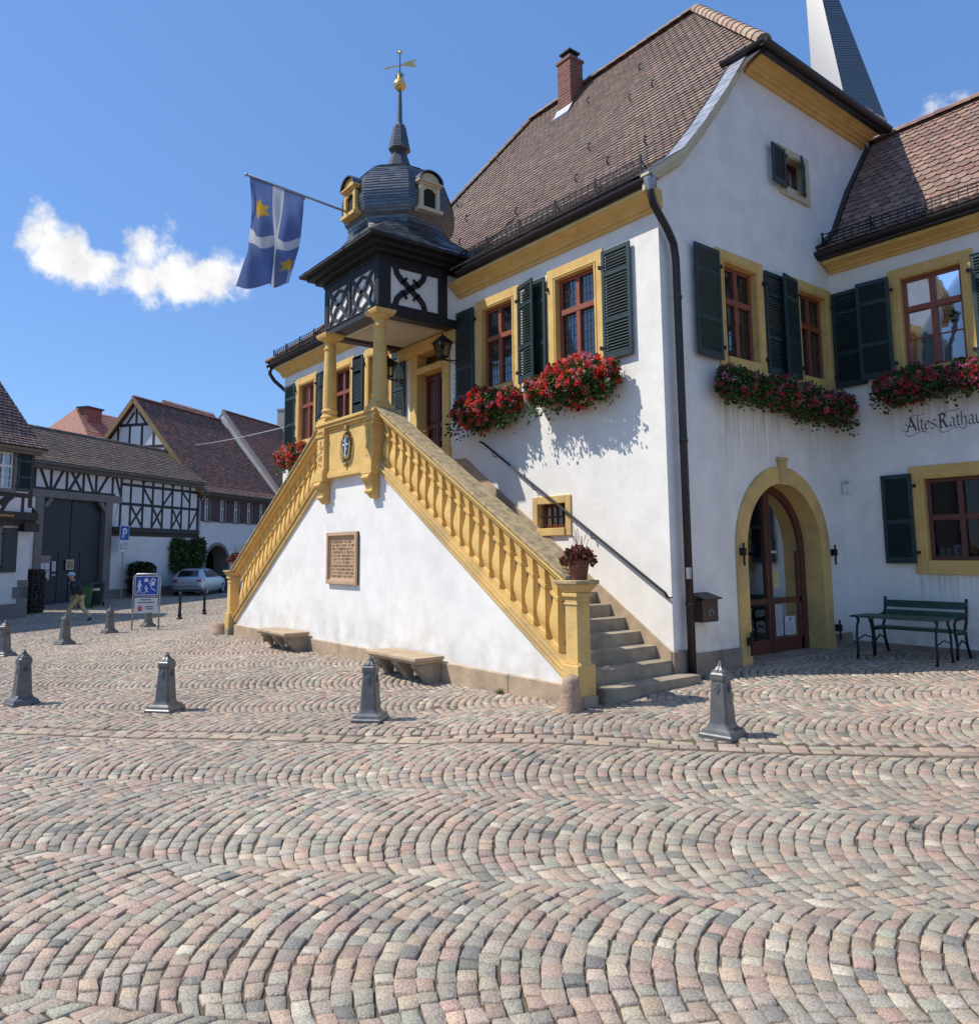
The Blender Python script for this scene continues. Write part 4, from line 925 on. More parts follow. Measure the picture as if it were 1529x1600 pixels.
for i in range(5): a = 2*pi*i/5; m.tube([(0, 0, 12.13), (.08*math.cos(a), .08*math.sin(a), 12.16), (.09*math.cos(a), .09*math.sin(a), 12.26)], .008, 5)
vn = m.build('weathervane', IRON, tur)
m = MB(T(TX, TY, 12.45) @ RZ(R(50)))
m.bar((-.30, 0, -.06), (.2, 0, .03), .012, .03); m.prism([(-.36, -.075), (-.22, -.015), (-.25, -.085)], -.008, .008); m.prism([(.05, .02), (.13, .075), (.38, .13), (.30, .05), (.36, -.05), (.13, -.02)], -.008, .008)
for i in range(8): a = pi/4*i; m.prism([(.012, -.012), (.09, 0), (.012, .012)], -.008, .008, 'y', None, T(0, 0, .31) @ Matrix.Rotation(a, 4, 'Y'))
m.ball((0, 0, .31), .03, 8, 6); m.build('arrow', GOLD, vn)
# dormers on the dome
for an in (0, -pi/2, pi):
    M_ = T(TX, TY, 0) @ RZ(an+pi/2) @ T(0, -1.17, 9.0) @ Matrix.Scale(.8, 4) @ T(0, 0, -9.0)          # local -y looks out
    m = MB(M_); h0, h1, w_ = 8.62, 9.22, .30
    m.box(-w_, -w_+.11, -.03, .5, h0, h1); m.box(w_-.11, w_, -.03, .5, h0, h1); m.box(-w_, w_, -.0, .5, h1-.06, h1); m.box(-w_-.06, w_+.06, -.09, .3, h0-.10, h0)
    for s_ in (-1, 1): m.prism([(s_*.19, h1-.06), (s_*.08, h1-.06), (s_*.11, h1-.11), (s_*.19, h1-.16)], -.015, .03)
    m.box(-w_-.02, w_+.02, -.05, .5, h1, h1+.05); m.box(-w_-.07, w_+.07, -.10, .5, h1+.05, h1+.10)
    m.prism([(-.30, h1+.10)]+[(.30*math.cos(a), h1+.10+.24*math.sin(a)) for a in [pi-pi*i/12 for i in range(1, 12)]]+[(.30, h1+.10)], -.04, .5)
    d_ = m.build('dormer', YEL if an == -pi/2 else CREAM, tur, bevel=.006)
    m = MB(M_); pts = [((.36)*math.cos(a), h1+.095+.29*math.sin(a)) for a in [pi-pi*i/14 for i in range(15)]]
    for (p, q) in zip(pts, pts[1:]): m.add([(p[0], -.12, p[1]), (q[0], -.12, q[1]), (q[0], .75, q[1]), (p[0], .75, p[1]), (p[0]*.9, -.12, p[1]-.03), (q[0]*.9, -.12, q[1]-.03)], [(0, 1, 2, 3), (0, 1, 5, 4)], SLC[1])
    m.add([(-.29, .02, h0), (-.29, .02, h1), (-.29, .6, h1), (-.29, .6, h0)], [(0, 1, 2, 3)], SLC[0]); m.build('dormer_roof', SLATE, d_)
    m = MB(M_); m.box(-w_+.1, w_-.1, .045, .07, h0, h1); m.build('dormer_opening', ROOM, d_)

# ================================================================ WING
wing = thing('town_hall_wing', 'lower side wing in the shade with painted gothic lettering and tiled roof', 'building', (0, 5.1, 0))
MW = frame((0, 0, 0), (1, 0, 0), (0, 1, 0)); WX = 12.
m = MB(MW); wall_face(m, rect(0, WX, -.7, 7.2), [rect(1.1, 2.5, 4.72, 6.80), rect(1.22, 2.75, 1.34, 3.2), rect(4.6, 6, 4.72, 6.8)])
m.add([(WX, 0, -.7), (WX, 9, -.7), (WX, 9, 7.2), (WX, 0, 7.2)], [(0, 1, 2, 3)]); m.build('wall', PL, wing)
m = MB(); m.box(.1, WX-.1, .9, .95, -.5, 7); m.box(.1, WX-.1, .3, .95, 3.9, 4.0); m.build('interior', ROOM, wing)
m = MB(); m.box(.0, WX, -.04, 0, -.7, .12); m.build('plinth', PLINTH, wing, bevel=.008)
m = MB(); WP = [(-.42, 7.46), (-.15, 7.62), (.25, 7.98), (.9, 8.98), (2.08, 10.46)]
slope(m, (0, 0, 0), (1, 0, 0), (0, 1, 0), WP, lambda t: (.0-.22*max(0, min(1, (-t+.2)/.7)) if t < .0 else .0, WX), RTW, course=.17, tw=.19, th=.022)
for (a, b) in zip(WP, WP[1:]): m.add([(-.0, a[0], a[1]-.03), (WX, a[0], a[1]-.03), (WX, b[0], b[1]-.03), (-.0, b[0], b[1]-.03)], [(0, 1, 2, 3)], (.05, .03, .03))
m.add([(0, 2.08, 10.44), (WX, 2.08, 10.44), (WX, 4.6, 7.3), (0, 4.6, 7.3)], [(0, 1, 2, 3)], RTW[1])
wr = m.build('roof', TILE, wing)
m = MB(); ridge_tiles(m, (.05, 2.08, 10.48), (WX, 2.08, 10.48), .12, RTW); m.build('ridge_tiles', TILE, wr)
m = MB()
for (a, b) in zip(WP, WP[1:]):
    w_ = .09; m.bar((.04, a[0], a[1]+.05), (.04, b[0], b[1]+.05), .12, .07)
m.build('flashing', GUT, wr)
m = MB(); gutter(m, (-.08, -.42, 7.40), (WX, -.42, 7.40), .10, (0, -1, 0)); m.box(-.04, WX, -.42, -.31, 7.27, 7.42); m.build('gutter', GUT, wing)
m = MB(); m.prism([(p[0], p[1]+.09) for p in [(0, 6.95), (-.06, 6.95), (-.07, 6.96), (-.11, 6.97), (-.13, 6.99), (-.2, 6.995), (-.30, 7.0), (-.34, 7.02), (-.36, 7.07), (0, 7.07)]], .04, WX, 'x')
m.v = []; m.f = []; m.c = []; m.prism([(0, 7.06), (-.05, 7.06), (-.055, 7.11), (-.10, 7.12), (-.12, 7.16), (-.22, 7.19), (-.31, 7.20), (-.32, 7.26), (0, 7.26)], .04, WX, 'x'); m.build('cornice', YEL, wing, bevel=.004)
snow_guard(T(0, -.34, 7.56), .1, WX, wing)
ww = window(wing, MW, 1.1, 2.5, 4.72, 6.80, .2, lead=None, tr=.66, gridrows=1, curtain=.45)
shut_at(ww, MW, 1.16, -.14, 4.84, .58, 1.83, 180+4); shut_at(ww, MW, 2.47, -.06, 4.84, .6, 1.83, 0)
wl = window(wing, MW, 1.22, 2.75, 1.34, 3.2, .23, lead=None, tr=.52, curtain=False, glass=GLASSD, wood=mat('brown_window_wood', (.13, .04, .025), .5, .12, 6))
shut_at(wl, MW, 1.27, -.07, 1.52, .52, 1.56, 180, secs=(.55, .45)); shut_at(wl, MW, 2.72, -.07, 1.52, .52, 1.56, 0, secs=(.55, .45))
m = MB(MW); m.box(1.5, 2.5, .13, .5, 1.58, 1.6, (.1, .05, .03))
m.box(1.76, 1.96, .22, .235, 1.62, 1.83, (.75, .75, .75)); m.prism([(1.82, 1.79), (1.91, 1.79), (1.91, 1.72), (1.865, 1.66), (1.82, 1.72)], .212, .218, 'y', (.03, .10, .45)); m.box(1.86, 1.87, .209, .2115, 1.67, 1.785, (.7, .7, .7)); m.box(1.825, 1.905, .209, .2115, 1.735, 1.745, (.7, .7, .7))
for x in (1.55, 1.66): m.lathe([(.03, 0), (.045, .05), (.03, .1), (.04, .14), (.015, .18)], 9, 0, (.6, .58, .52), T(x, .28, 1.61))
for x, c in ((2.12, (.03, .05, .03)), (2.2, (.3, .25, .2)), (2.28, (.05, .02, .02))): m.lathe([(.035, 0), (.035, .15), (.012, .2), (.012, .27)], 9, 0, c, T(x, .28, 1.61))
m.build('window_display', PAINTC, wl)
# painted gothic lettering, drawn with a broad nib
LET = {'A': ([[(.0, 0), (.28, .6), (.52, 1.5)], [(.42, 1.55), (.75, .7), (1.0, .05)], [(.15, .5), (.8, .55)], [(-.12, .02), (.18, .02)]], 1.12),
 'l': ([[(.1, 1.55), (.1, .15), (.25, .0)]], .36), 't': ([[(.12, 1.3), (.12, .15), (.3, .0)], [(-.05, .98), (.34, 1.0)]], .42),
 'e': ([[(.08, .52), (.5, .68), (.42, .9), (.25, 1.0), (.06, .82), (.06, .2), (.24, .0), (.5, .18)]], .66), 's': ([[(.5, .88), (.28, 1.0), (.05, .8), (.12, .6), (.42, .42), (.46, .2), (.25, 0), (.0, .14)]], .68),
 'R': ([[(.1, .02), (.12, .8), (.1, 1.5)], [(-.1, 1.42), (.3, 1.58), (.62, 1.3), (.52, .95), (.12, .82)], [(.36, .85), (.66, .1), (.86, .02)], [(-.05, .02), (.24, .02)]], .98),
 'a': ([[(.06, .85), (.28, 1.0), (.46, .85), (.46, .12), (.6, .0)], [(.46, .56), (.12, .46), (.04, .2), (.2, .0), (.46, .16)]], .72),
 'h': ([[(.1, 1.55), (.1, .02)], [(.1, .78), (.34, 1.0), (.5, .8), (.5, .15), (.36, -.36), (.1, -.45)], [(.2, 1.5), (.4, 1.62)]], .70),
 'u': ([[(.08, 1.0), (.08, .2), (.24, .0), (.48, .16)], [(.5, 1.0), (.5, .14), (.64, .0)]], .76), ' ': ([], .18)}
m = MB(MW); sx_ = .158; X_, Z_ = 1.235, 3.825; y = -.004
def stroke(pl, w_, col, nib=R(42)):
    nb = (math.cos(nib)*w_/2, math.sin(nib)*w_/2)
    for (p, q) in zip(pl, pl[1:]):
        quad = [(p[0]-nb[0], p[1]-nb[1]), (p[0]+nb[0], p[1]+nb[1]), (q[0]+nb[0], q[1]+nb[1]), (q[0]-nb[0], q[1]-nb[1])]
        stroke.k += 1; m.add([(a, y-.0002*(stroke.k % 17), b) for a, b in quad], [(0, 1, 2, 3)], col)
stroke.k = 0
for chr_ in 'Altes Rathaus':
    ss, adv = LET[chr_]; col = (.085, .022, .026) if chr_ in 'AR' else (.135, .115, .10); z_ = Z_
    for pl in ss: stroke([(X_+a*sx_, z_+b*sx_) for a, b in pl], .034 if chr_ in 'AR' else .027, col)
    X_ += adv*sx_
def flourish(pts, w_=.011):
    P = [Vector(p) for p in pts]; out = []
    for i in range(len(P)-1):
        p0, p1, p2, p3 = P[max(0, i-1)], P[i], P[i+1], P[min(len(P)-1, i+2)]
        for k in range(6):
            t = k/6; out.append(.5*((2*p1)+(-p0+p2)*t+(2*p0-5*p1+4*p2-p3)*t*t+(-p0+3*p1-3*p2+p3)*t**3))
    stroke([(v.x, v.y) for v in out]+[(P[-1].x, P[-1].y)], w_, (.12, .07, .075), R(60))
for ox in (0, .56):
    flourish([(1.25+ox, 3.93), (1.22+ox, 3.99), (1.27+ox, 4.06), (1.38+ox, 4.10), (1.44+ox, 4.09), (1.55+ox, 4.11)])
    flourish([(1.22+ox, 3.86), (1.18+ox, 3.84), (1.17+ox, 3.90), (1.22+ox, 3.95), (1.27+ox, 3.92)])
    flourish([(1.20+ox, 3.80), (1.25+ox, 3.745), (1.33+ox, 3.75), (1.42+ox, 3.79), (1.50+ox, 3.80), (1.58+ox, 3.77)])
m.build('painted_lettering', PAINTC, wing)

# ================================================================ church spire far behind
cs = thing('church_spire', 'tall slate church spire with one bright side behind the roofs', 'church spire', (-11.98, 31.68, 0))
m = MB(); vx = Vector((.90, .43, 0)).normalized(); vy = Vector((-.43, .90, 0)).normalized(); NL = 210
def ringp(t, a):
    z = 15+t*25; hw = 1.92*((40-z)/(40-24.5))**(1.0 if z > 24.5 else 1.12); c = vx*(.2-1.05/8.5*(z-24.5)); return c+(vx*math.sin(a)-vy*math.cos(a))*hw*1.02+Vector((0, 0, z))
A6 = [R(-66), R(-2), R(58), R(114), R(178), R(238)]
for i in range(NL):
    t0, t1 = i/NL, (i+1)/NL
    for k in range(6):
        a, b = A6[k], A6[(k+1) % 6]; p0, p1, p2, p3 = ringp(t0, a), ringp(t0, b), ringp(t1, b), ringp(t1, a); out = ((p0+p1)/2-(ringp(t0, 0)+ringp(t0, pi))/2); out.z = 0; out = out.normalized()*.015
        m.add([p0+out, p1+out, p2, p3], [(0, 1, 2, 3)], jitc((.055, .06, .068), .06))
m.build('roof', SPIRE, cs)
m = MB(); m.box(-2.6, 2.6, -2.6, 2.6, -.5, 15.2, None, RZ(R(25))); m.build('tower', PLT, cs)

# ================================================================ flower boxes
def foliage(par, L, seed, up_=.30, drop=.34, front=.34, nl=1500, nb=230, pinks=None, M=ID, depth0=-.02):
    rg = np.random.default_rng(seed); pinks = pinks or [(.62, .03, .045), (.70, .05, .10), (.66, .10, .18), (.72, .06, .03), (.55, .02, .03)]
    lob = rg.uniform(0, 6.28, 6)
    def pos(n, shell=False):
        x = rg.uniform(-L/2, L/2, n); a = rg.uniform(-2.2, 1.75, n) if shell else rg.uniform(-2.1, 1.75, n)
        e = np.clip(1-(np.abs(x)/(L/2))**5, 0, 1)**.5
        wob = 1+.20*np.sin(x*4.1+lob[0])+.14*np.sin(x*9.3+lob[1]+a)+.1*np.sin(x*17+lob[2])
        rr = np.sqrt(rg.uniform(.3, 1, n)) if not shell else rg.uniform(.86, 1.06, n)
        ry = front*wob*e; rz = np.where(np.sin(a) > 0, up_, drop)*wob*e
        y = depth0-.10-np.cos(a)*ry*rr; z = np.sin(a)*rz*rr
        y = np.minimum(y, depth0-.03)
        return np.stack([x, y, z], 1)
    # trailing strands below
    P = pos(nl); ns = nl//5; s = pos(ns); s[:, 2] = -np.abs(rg.normal(drop*.85, drop*.32, ns)); s[:, 1] = depth0-.12-rg.uniform(0, front*.7, ns); P = np.concatenate([P, s]); n = len(P)
    def quads(P, sz, bent):
        n = len(P); d = rg.normal(0, 1, (n, 3)); d[:, 1] -= .5; d[:, 2] -= .1; d /= np.linalg.norm(d, axis=1)[:, None]; e = np.cross(d, rg.normal(0, 1, (n, 3))); e /= np.linalg.norm(e, axis=1)[:, None]; s_ = (sz*rg.uniform(.6, 1.35, n))[:, None]
        nn = np.cross(d, e)
        return np.stack([P, P+(d*.5+e*.45+nn*bent)*s_, P+d*s_, P+(d*.5-e*.45+nn*bent)*s_], 1)
    Q = quads(P, .062, .12); base = np.array([(.045, .10, .022), (.035, .075, .02), (.065, .13, .03), (.05, .11, .03), (.09, .13, .035)])
    col = base[rg.integers(0, len(base), n)]*(1+rg.normal(0, .18, (n, 1)))
    F = np.arange(n*4).reshape(-1, 4); o = npmesh('foliage', Q.reshape(-1, 3), F, LEAF, par, np.clip(col, .01, 1)); o.matrix_local = M; o['kind'] = 'stuff'
    B = pos(nb, True); B = np.concatenate([B, pos(nb//3, True)*[1, 1, .8]]); allp = []; allc = []
    pk = np.array(pinks); w_ = rg.random(len(B))
    for b, cc in zip(B, pk[rg.integers(0, len(pk), len(B))]):
        k = rg.integers(16, 28); d = rg.normal(0, 1, (k, 3)); d /= np.linalg.norm(d, axis=1)[:, None]; d[:, 1] -= .2
        pp = b+d*rg.uniform(.022, .046, (k, 1)); pp[:, 1] = np.minimum(pp[:, 1], depth0-.02); allp.append(pp); allc.append(np.clip(cc*(1+rg.normal(0, .2, (k, 1))), 0, .9))
    PP = np.concatenate(allp); CC = np.concatenate(allc); Q = quads(PP, .032, .1); F = np.arange(len(PP)*4).reshape(-1, 4)
    o = npmesh('blossoms', Q.reshape(-1, 3), F, PETAL, par, CC); o.matrix_local = M; o['kind'] = 'stuff'
PINK = [(.55, .04, .09), (.62, .10, .20), (.58, .16, .26), (.60, .05, .05), (.66, .24, .32)]
RED = [(.88, .045, .05), (.90, .10, .05), (.88, .11, .17), (.86, .27, .33), (.76, .03, .04), (.90, .18, .10)]
def flowerbox(label, loc, rz, L, seed, grp='geranium boxes under the town hall windows', **k):
    t = thing('flower_box', label, 'flower box', loc, rz, grp)
    m = MB(); m.box(-L/2+.1, L/2-.1, -.26, -.04, -.16, .02); m.build('box', mat('brown_box', (.06, .03, .02), .7, .1, 5) if 'brown_box' not in MATS else MATS['brown_box'], t, bevel=.01)
    foliage(t, L, seed, **k); return t
flowerbox('full red geranium box under the front window nearest the building corner', (-1.72, -.05, 4.58), 0, 2.05, 11, pinks=RED, nl=3000, nb=250, front=.40, up_=.30, drop=.36)
flowerbox('red geranium box under the front window beside the entrance door', (-4.02, -.05, 4.52), 0, 2.05, 12, pinks=RED, nl=2900, nb=240, front=.40, up_=.26, drop=.36)
flowerbox('red geranium box at the far left end of the front, above the left stair', (-12.55, -.05, 4.52), 0, 1.5, 13, pinks=RED, nl=1700, nb=170, front=.46, up_=.28, drop=.42)
flowerbox('dark leafy geranium box on the shaded gable beside the drainpipe', (.05, 2.15, 4.42), pi/2, 2.2, 14, pinks=PINK, nl=2800, nb=95, front=.34, up_=.24, drop=.26)
flowerbox('pink geranium box on the shaded gable next to the inner corner', (.05, 4.12, 4.40), pi/2, 1.95, 15, pinks=PINK, nl=2200, nb=115, front=.30, up_=.26, drop=.34)
flowerbox('long pink geranium box under the wing window above the painted lettering', (1.86, 5.05, 4.62), 0, 2.1, 16, pinks=PINK, nl=2600, nb=170, front=.36, up_=.28, drop=.28)

# potted plants on the newel posts
def pot(label, loc, sc, seed):
    t = thing('flower_pot', label, 'flower pot', loc, 0); t.scale = (sc,)*3
    m = MB(); m.lathe([(.095, 0), (.10, .01), (.105, .04), (.11, .05), (.115, .09), (.12, .10), (.13, .16), (.14, .21), (.15, .215), (.155, .245), (.15, .25), (.135, .25), (.12, .22)], 28); m.build('pot', TERR, t, smooth=True, autosm=30)
    rg = np.random.default_rng(seed); n = 520; a = rg.uniform(0, 6.28, n); r = .21*np.sqrt(rg.uniform(0, 1, n)); z = .24+.17*np.sqrt(np.clip(1-(r/.22)**2, 0, 1))*rg.uniform(.1, 1, n); z[r > .16] -= .07*rg.random((r > .16).sum())
    P = np.stack([r*np.cos(a), r*np.sin(a), z], 1); d = P-[0, 0, .2]; d += rg.normal(0, .12, d.shape); d /= np.linalg.norm(d, axis=1)[:, None]; e = np.cross(d, rg.normal(0, 1, d.shape)); e /= np.linalg.norm(e, axis=1)[:, None]; s_ = (.06*rg.uniform(.6, 1.3, n))[:, None]
    Q = np.stack([P, P+(d*.5+e*.45)*s_, P+d*s_, P+(d*.5-e*.45)*s_], 1); c = np.array([(.17, .03, .025), (.10, .025, .02), (.25, .07, .05), (.30, .14, .10), (.06, .05, .02)])[rg.integers(0, 5, n)]*(1+rg.normal(0, .2, (n, 1)))
    npmesh('foliage', Q.reshape(-1, 3), np.arange(n*4).reshape(-1, 4), LEAF, t, np.clip(c, .01, 1))['kind'] = 'stuff'
    m = MB()
    for i in range(14):
        an = rg.uniform(0, 6.28); x, y = .05*math.cos(an), .05*math.sin(an); dx, dy = rg.normal(0, .07, 2); h = rg.uniform(.5, .68); m.tube([(x, y, .3), (x+dx*.6, y+dy*.6, h-.1), (x+dx, y+dy, h)], .0022, 4, (.22, .08, .06))
        for k in range(5): f = .6+.4*k/5; m.ball((x+dx*f, y+dy*f, .3+(h-.3)*f), .006, 5, 3, (.5, .28, .25))
    m.build('flower_stalks', PETAL, t); return t
pot('terracotta pot with red-brown leaves on the right newel post', (.07, -1.94, 1.41), 1.0, 3)
pot('small pot with red leaves on the far left newel post', (-12.07, -1.94, 1.41), 1.0, 4)

# ================================================================ flag
fl = thing('flag', 'blue flag with white cross and golden stars on a slanting pole from the turret', 'flag', (TX, -1.95, 8.72))
m = MB(); m.tube([(0, .35, -.03), (0, -2.12, .15)], .024, 8); m.ball((0, -2.14, .15), .035, 8, 6); m.tube([(0, -.98, .0), (0, -.98, .07)], .03, 6); m.build('flagpole', ZINC, fl, smooth=True)
nu, nv = 64, 110; Vv = []; cols = []
def star(u, v, cu, cv, r_):
    x, y = (u-cu)/r_, (v-cv)/r_*1.75; out = []
    for sg in (1, -1):
        yy = y*sg; out.append(yy > -.5 and yy < 1-abs(x)*1.732)
    return any(out)
for j in range(nv+1):
    for i in range(nu+1):
        u, v = i/nu, j/nv; fold = min(1, v*2.2)
        y = -2.08+1.10*u*(1-.16*v)+.02*v; z = .145-.085*u-.0-2.02*v*(1-.10*u)-.10*math.sin(u*pi)*v; 
        if v > .72: y += -.22*(v-.72)/.28*max(0, .35-u)/.35*1.0; z += -.18*(v-.72)/.28*max(0, .3-u)/.3
        x = fold*(.10*math.sin(u*13+v*3.4)+.06*math.sin(u*25-v*6+1)+.06*math.sin(v*6+u*4)); y += fold*.045*math.sin(u*13+v*3.4+1.2)+.16*max(0, v-.45)*math.sin(u*5+.5)
        Vv.append((x, y, z))
F = []; 
for j in range(nv):
    for i in range(nu):
        k = j*(nu+1)+i; F.append((k, k+1, k+nu+2, k+nu+1)); u, v = (i+.5)/nu, (j+.5)/nv
        c = (.14, .20, .40)
        if abs(u-.52) < .10 or abs(v-.56) < .055: c = (.66, .66, .66)
        elif star(u, v, .23, .27, .155) or star(u, v, .80, .80, .15): c = (.62, .38, .05)
        cols.append(c)
npmesh('cloth', np.array(Vv), np.array(F), CLOTH, fl, np.array(cols), smooth=True)

# ================================================================ wall lanterns, letter box, meter box
def lantern(label, loc):
    t = thing('wall_lantern', label, 'lantern', loc, 0, 'lanterns beside the entrance door')
    m = MB(); m.lathe([(.0001, 0), (.05, .0), (.05, .02), (.0001, .02)], 12, 0, None, Matrix.Rotation(pi/2, 4, 'X') @ Matrix.Diagonal((1, 1.7, 1, 1))); m.tube([(0, -.02, 0), (0, -.40, -.02), (0, -.44, .02)], .014, 8); m.tube([(0, -.02, -.08), (0, -.2, -.05), (0, -.38, -.03)], .009, 6); m.tube([(0, -.42, -.06), (0, -.42, .03)], .01, 6); m.build('bracket', IRON, t)
    q = math.sqrt(2); m = MB(T(0, -.42, .03)); b0, b1, h = .085, .135, .27
    for (sx, sy) in ((-1, -1), (1, -1), (1, 1), (-1, 1)): m.bar((sx*b0, sy*b0, 0), (sx*b1, sy*b1, h), .016, .016)
    m.lathe([(b0*q+.01, -.02), (b0*q+.015, .01)], 4, pi/4); m.lathe([(b1*q+.03, h), (b1*q+.04, h+.015), (.07*q, h+.12), (.05*q, h+.15)], 4, pi/4); m.ball((0, 0, h+.18), .03, 8, 6)
    lt = m.build('lantern_frame', IRON, t)
    m = MB(T(0, -.42, .03))
    for a in range(4): m.add([(-b0+.008, -b0+.004, .01), (b0-.008, -b0+.004, .01), (b1-.008, -b1+.004, h), (-b1+.008, -b1+.004, h)], [(0, 1, 2, 3)], None, RZ(a*pi/2))
    m.build('lantern_glass', GLASS, lt); m = MB(T(0, -.42, .05)); m.lathe([(.02, 0), (.035, .06), (.03, .13), (.01, .15)], 10); m.build('bulb', WHITE, lt)
    return t
lantern('black iron lantern on the wall right of the entrance door', (-5.18, -.0, 5.66)); lantern('black iron lantern on the wall left of the entrance door', (-7.32, -.0, 5.66))
t = thing('letter_box', 'brown metal letter box on the shaded gable beside the arched door', 'letter box', (0, .62, .73), 0)
m = MB(FG); m.box(-.19, .19, -.20, 0, 0, .32); m.prism([(-.02, .36), (-.26, .315), (-.26, .335), (-.02, .38)], -.21, .21, 'x') if False else m.add([(x, y, z) for x in (-.22, .22) for (y, z) in ((0, .40), (-.26, .325), (-.26, .345), (0, .42), (0, .32), (-.2, .32))], [(0, 1, 2, 3), (6, 7, 8, 9), (0, 1, 7, 6), (2, 3, 9, 8), (1, 2, 8, 7)])
m.box(-.15, .15, -.205, -.199, .24, .265); LB = mat('brown_letter_box', (.055, .028, .02), .45, .1, 6); lb = m.build('body', LB, t, bevel=.006)
m = MB(FG)
for i in range(18): a = -.6+i*4.6/17; m.ball((.02+.05*math.cos(a), -.203, .13+.05*math.sin(a)), .008, 6, 4)
m.build('emblem', ZINC, lb); 
t = thing('meter_box', 'small white plastic box on the wall in the inner corner', 'wall box', (.04, 5.1, 2.8)); m = MB(); m.box(0, .14, -.06, 0, 0, .25); m.build('housing', WHITE, t, bevel=.006); m = MB(); m.box(.03, .12, -.065, -.06, .19, .2); m.box(.03, .12, -.065, -.06, .22, .23); m.ball((.08, -.062, .03), .012, 6, 4); m.build('button', IRON, t)

# ================================================================ stone benches and guard stones at the stair wall
t = thing('stone_bench', 'stone wall bench on scrolled brackets below the right half of the stair wall', 'bench', (-3.55, SY-.05, g(-3.55, -2.3)), 0, 'stone benches along the stair wall')
m = MB(); m.box(-.72, .72, -.50, 0, .30, .345); m.box(-.76, .76, -.545, 0, .345, .40); m.build('seat', SAND, t, bevel=.012, seg=2)
for x in (-.58, 0, .58):
    m = MB(); m.prism([(0, -.12), (-.20, -.12), (-.24, .02), (-.28, .08), (-.36, .16), (-.42, .22), (-.45, .28), (-.42, .30), (0, .30)], x-.09, x+.09, 'x')
    m.tube([(x-.095, -.415, .262), (x+.095, -.415, .262)], .035, 10); m.box(x-.03, x+.03, -.435, -.2, .12, .2); m.build('bracket', STEP, t, bevel=.008)
dup(t, (-8.35, SY-.05, g(-8.35, -2.3)), 0, 'stone wall bench on scrolled brackets towards the left end of the stair wall')
def guard(label, loc, r, h, lean, seed, sq):
    random.seed(seed); m = MB(); n = 14; prof = [(r*1.12, -.2), (r*1.1, .02), (r*1.0, h*.3), (r*.92, h*.6), (r*.84, h*.85), (r*.70, h*.95), (r*.4, h), (.01, h+.01)]
    m.lathe(prof, n, 0, None, None, *sq); m.v = [v+Vector((random.gauss(0, .007), random.gauss(0, .007), random.gauss(0, .005)))+Vector((lean[0], lean[1], 0))*v.z for v in m.v]
    o = m.build('guard_stone', mat('guard_sandstone', (.42, .29, .20), .92, .2, 5, .6, 35, col2=(.24, .16, .12), detail=7) if 'guard_sandstone' not in MATS else MATS['guard_sandstone'], None, smooth=True); o.location = loc; tag(o, label, 'guard stone'); return o
guard('tall weathered sandstone guard stone in front of the right newel post', (.27, -2.33, g(.27, -2.33)), .125, .42, (.05, .0), 2, (1, 1))
guard('rounded boulder guard stone at the far left end of the stair', (-12.45, -2.2, g(-12.4, -2.3)), .26, .30, (-.05, 0), 5, (1.1, .9))
random.seed(21)

# ================================================================ cast-iron bollards with grapes
def bollard():
    t = thing('bollard', '', 'bollard', (0, 0, 0), 0, 'grape-patterned bollards round the square')
    q = math.sqrt(2); m = MB()
    def sq(hw, z, ch=.22): c = hw*(1-ch); return [(-c, -hw, z), (c, -hw, z), (hw, -c, z), (hw, c, z), (c, hw, z), (-c, hw, z), (-hw, c, z), (-hw, -c, z)]
    P = [(.19, -.05, .03), (.19, .03, .03), (.175, .045, .03), (.165, .075, .05), (.125, .10, .1), (.112, .135, .25), (.108, .16, .25), (.082, .57, .25), (.080, .575, .25), (.088, .58, .25), (.092, .60, .25), (.092, .645, .25), (.075, .665, .25), (.078, .67, .25), (.078, .675, .25), (.055, .69, .25), (.03, .72, .2), (.012, .745, .2), (.012, .76, .2)]
    pts = []; fs = []
    for p in P: pts += sq(*p)
    for i in range(len(P)-1): fs += [(8*i+k, 8*i+(k+1) % 8, 8*i+8+(k+1) % 8, 8*i+8+k) for k in range(8)]
    fs += [tuple(range(8)), tuple(range(8*len(P)-8, 8*len(P)))]; m.add(pts, fs)
    m.build('shaft', BOLL, t, bevel=.004)
    m = MB()
    for k in range(8):
        a = k*pi/4; m.tube([(.076*math.cos(a), .076*math.sin(a), .675), (.05*math.cos(a), .05*math.sin(a), .70), (.026*math.cos(a), .026*math.sin(a), .73), (.012*math.cos(a), .012*math.sin(a), .765)], .007, 6)
    m.ball((0, 0, .765), .018, 8, 6); m.build('cap_ribs', BOLL, t, smooth=True)
    for k in range(4):
        m = MB()
        for r_, (cnt, z) in enumerate(((2, .525), (3, .505), (2, .485), (1, .465))):
            for i in range(cnt): hw = .108-.026*(z-.16)/.41; m.ball(((i-(cnt-1)/2)*.021, -hw-.002, z), .0115, 7, 5, None, RZ(k*pi/2))
        m.prism([(-.012, .54), (.0, .555), (.03, .55), (.012, .535)], -.09, -.083, 'y', None, RZ(k*pi/2)); m.build('grape_relief', BOLL, t, smooth=True)
    return t
b0 = bollard()
BL = [(2.10, -1.86, 8, 'dark grape bollard standing alone at the right, in front of the gable'), (-1.43, -4.12, 42, 'dark grape bollard in front of the right stone bench'), (-4.02, -5.83, 40, 'dark grape bollard third from the right in the front row'), (-6.08, -7.26, 12, 'dark grape bollard at the left end of the front row'),
      (-12.95, -6.75, 40, 'dark grape bollard half cut by the left edge of the photo'), (-15.1, -5.2, 20, 'dark grape bollard in front of the walking man'), (-17.7, -3.6, 10, 'dark grape bollard left of the blue play-street sign'), (-19.0, -2.2, 10, 'dark grape bollard partly hidden behind the play-street sign')]
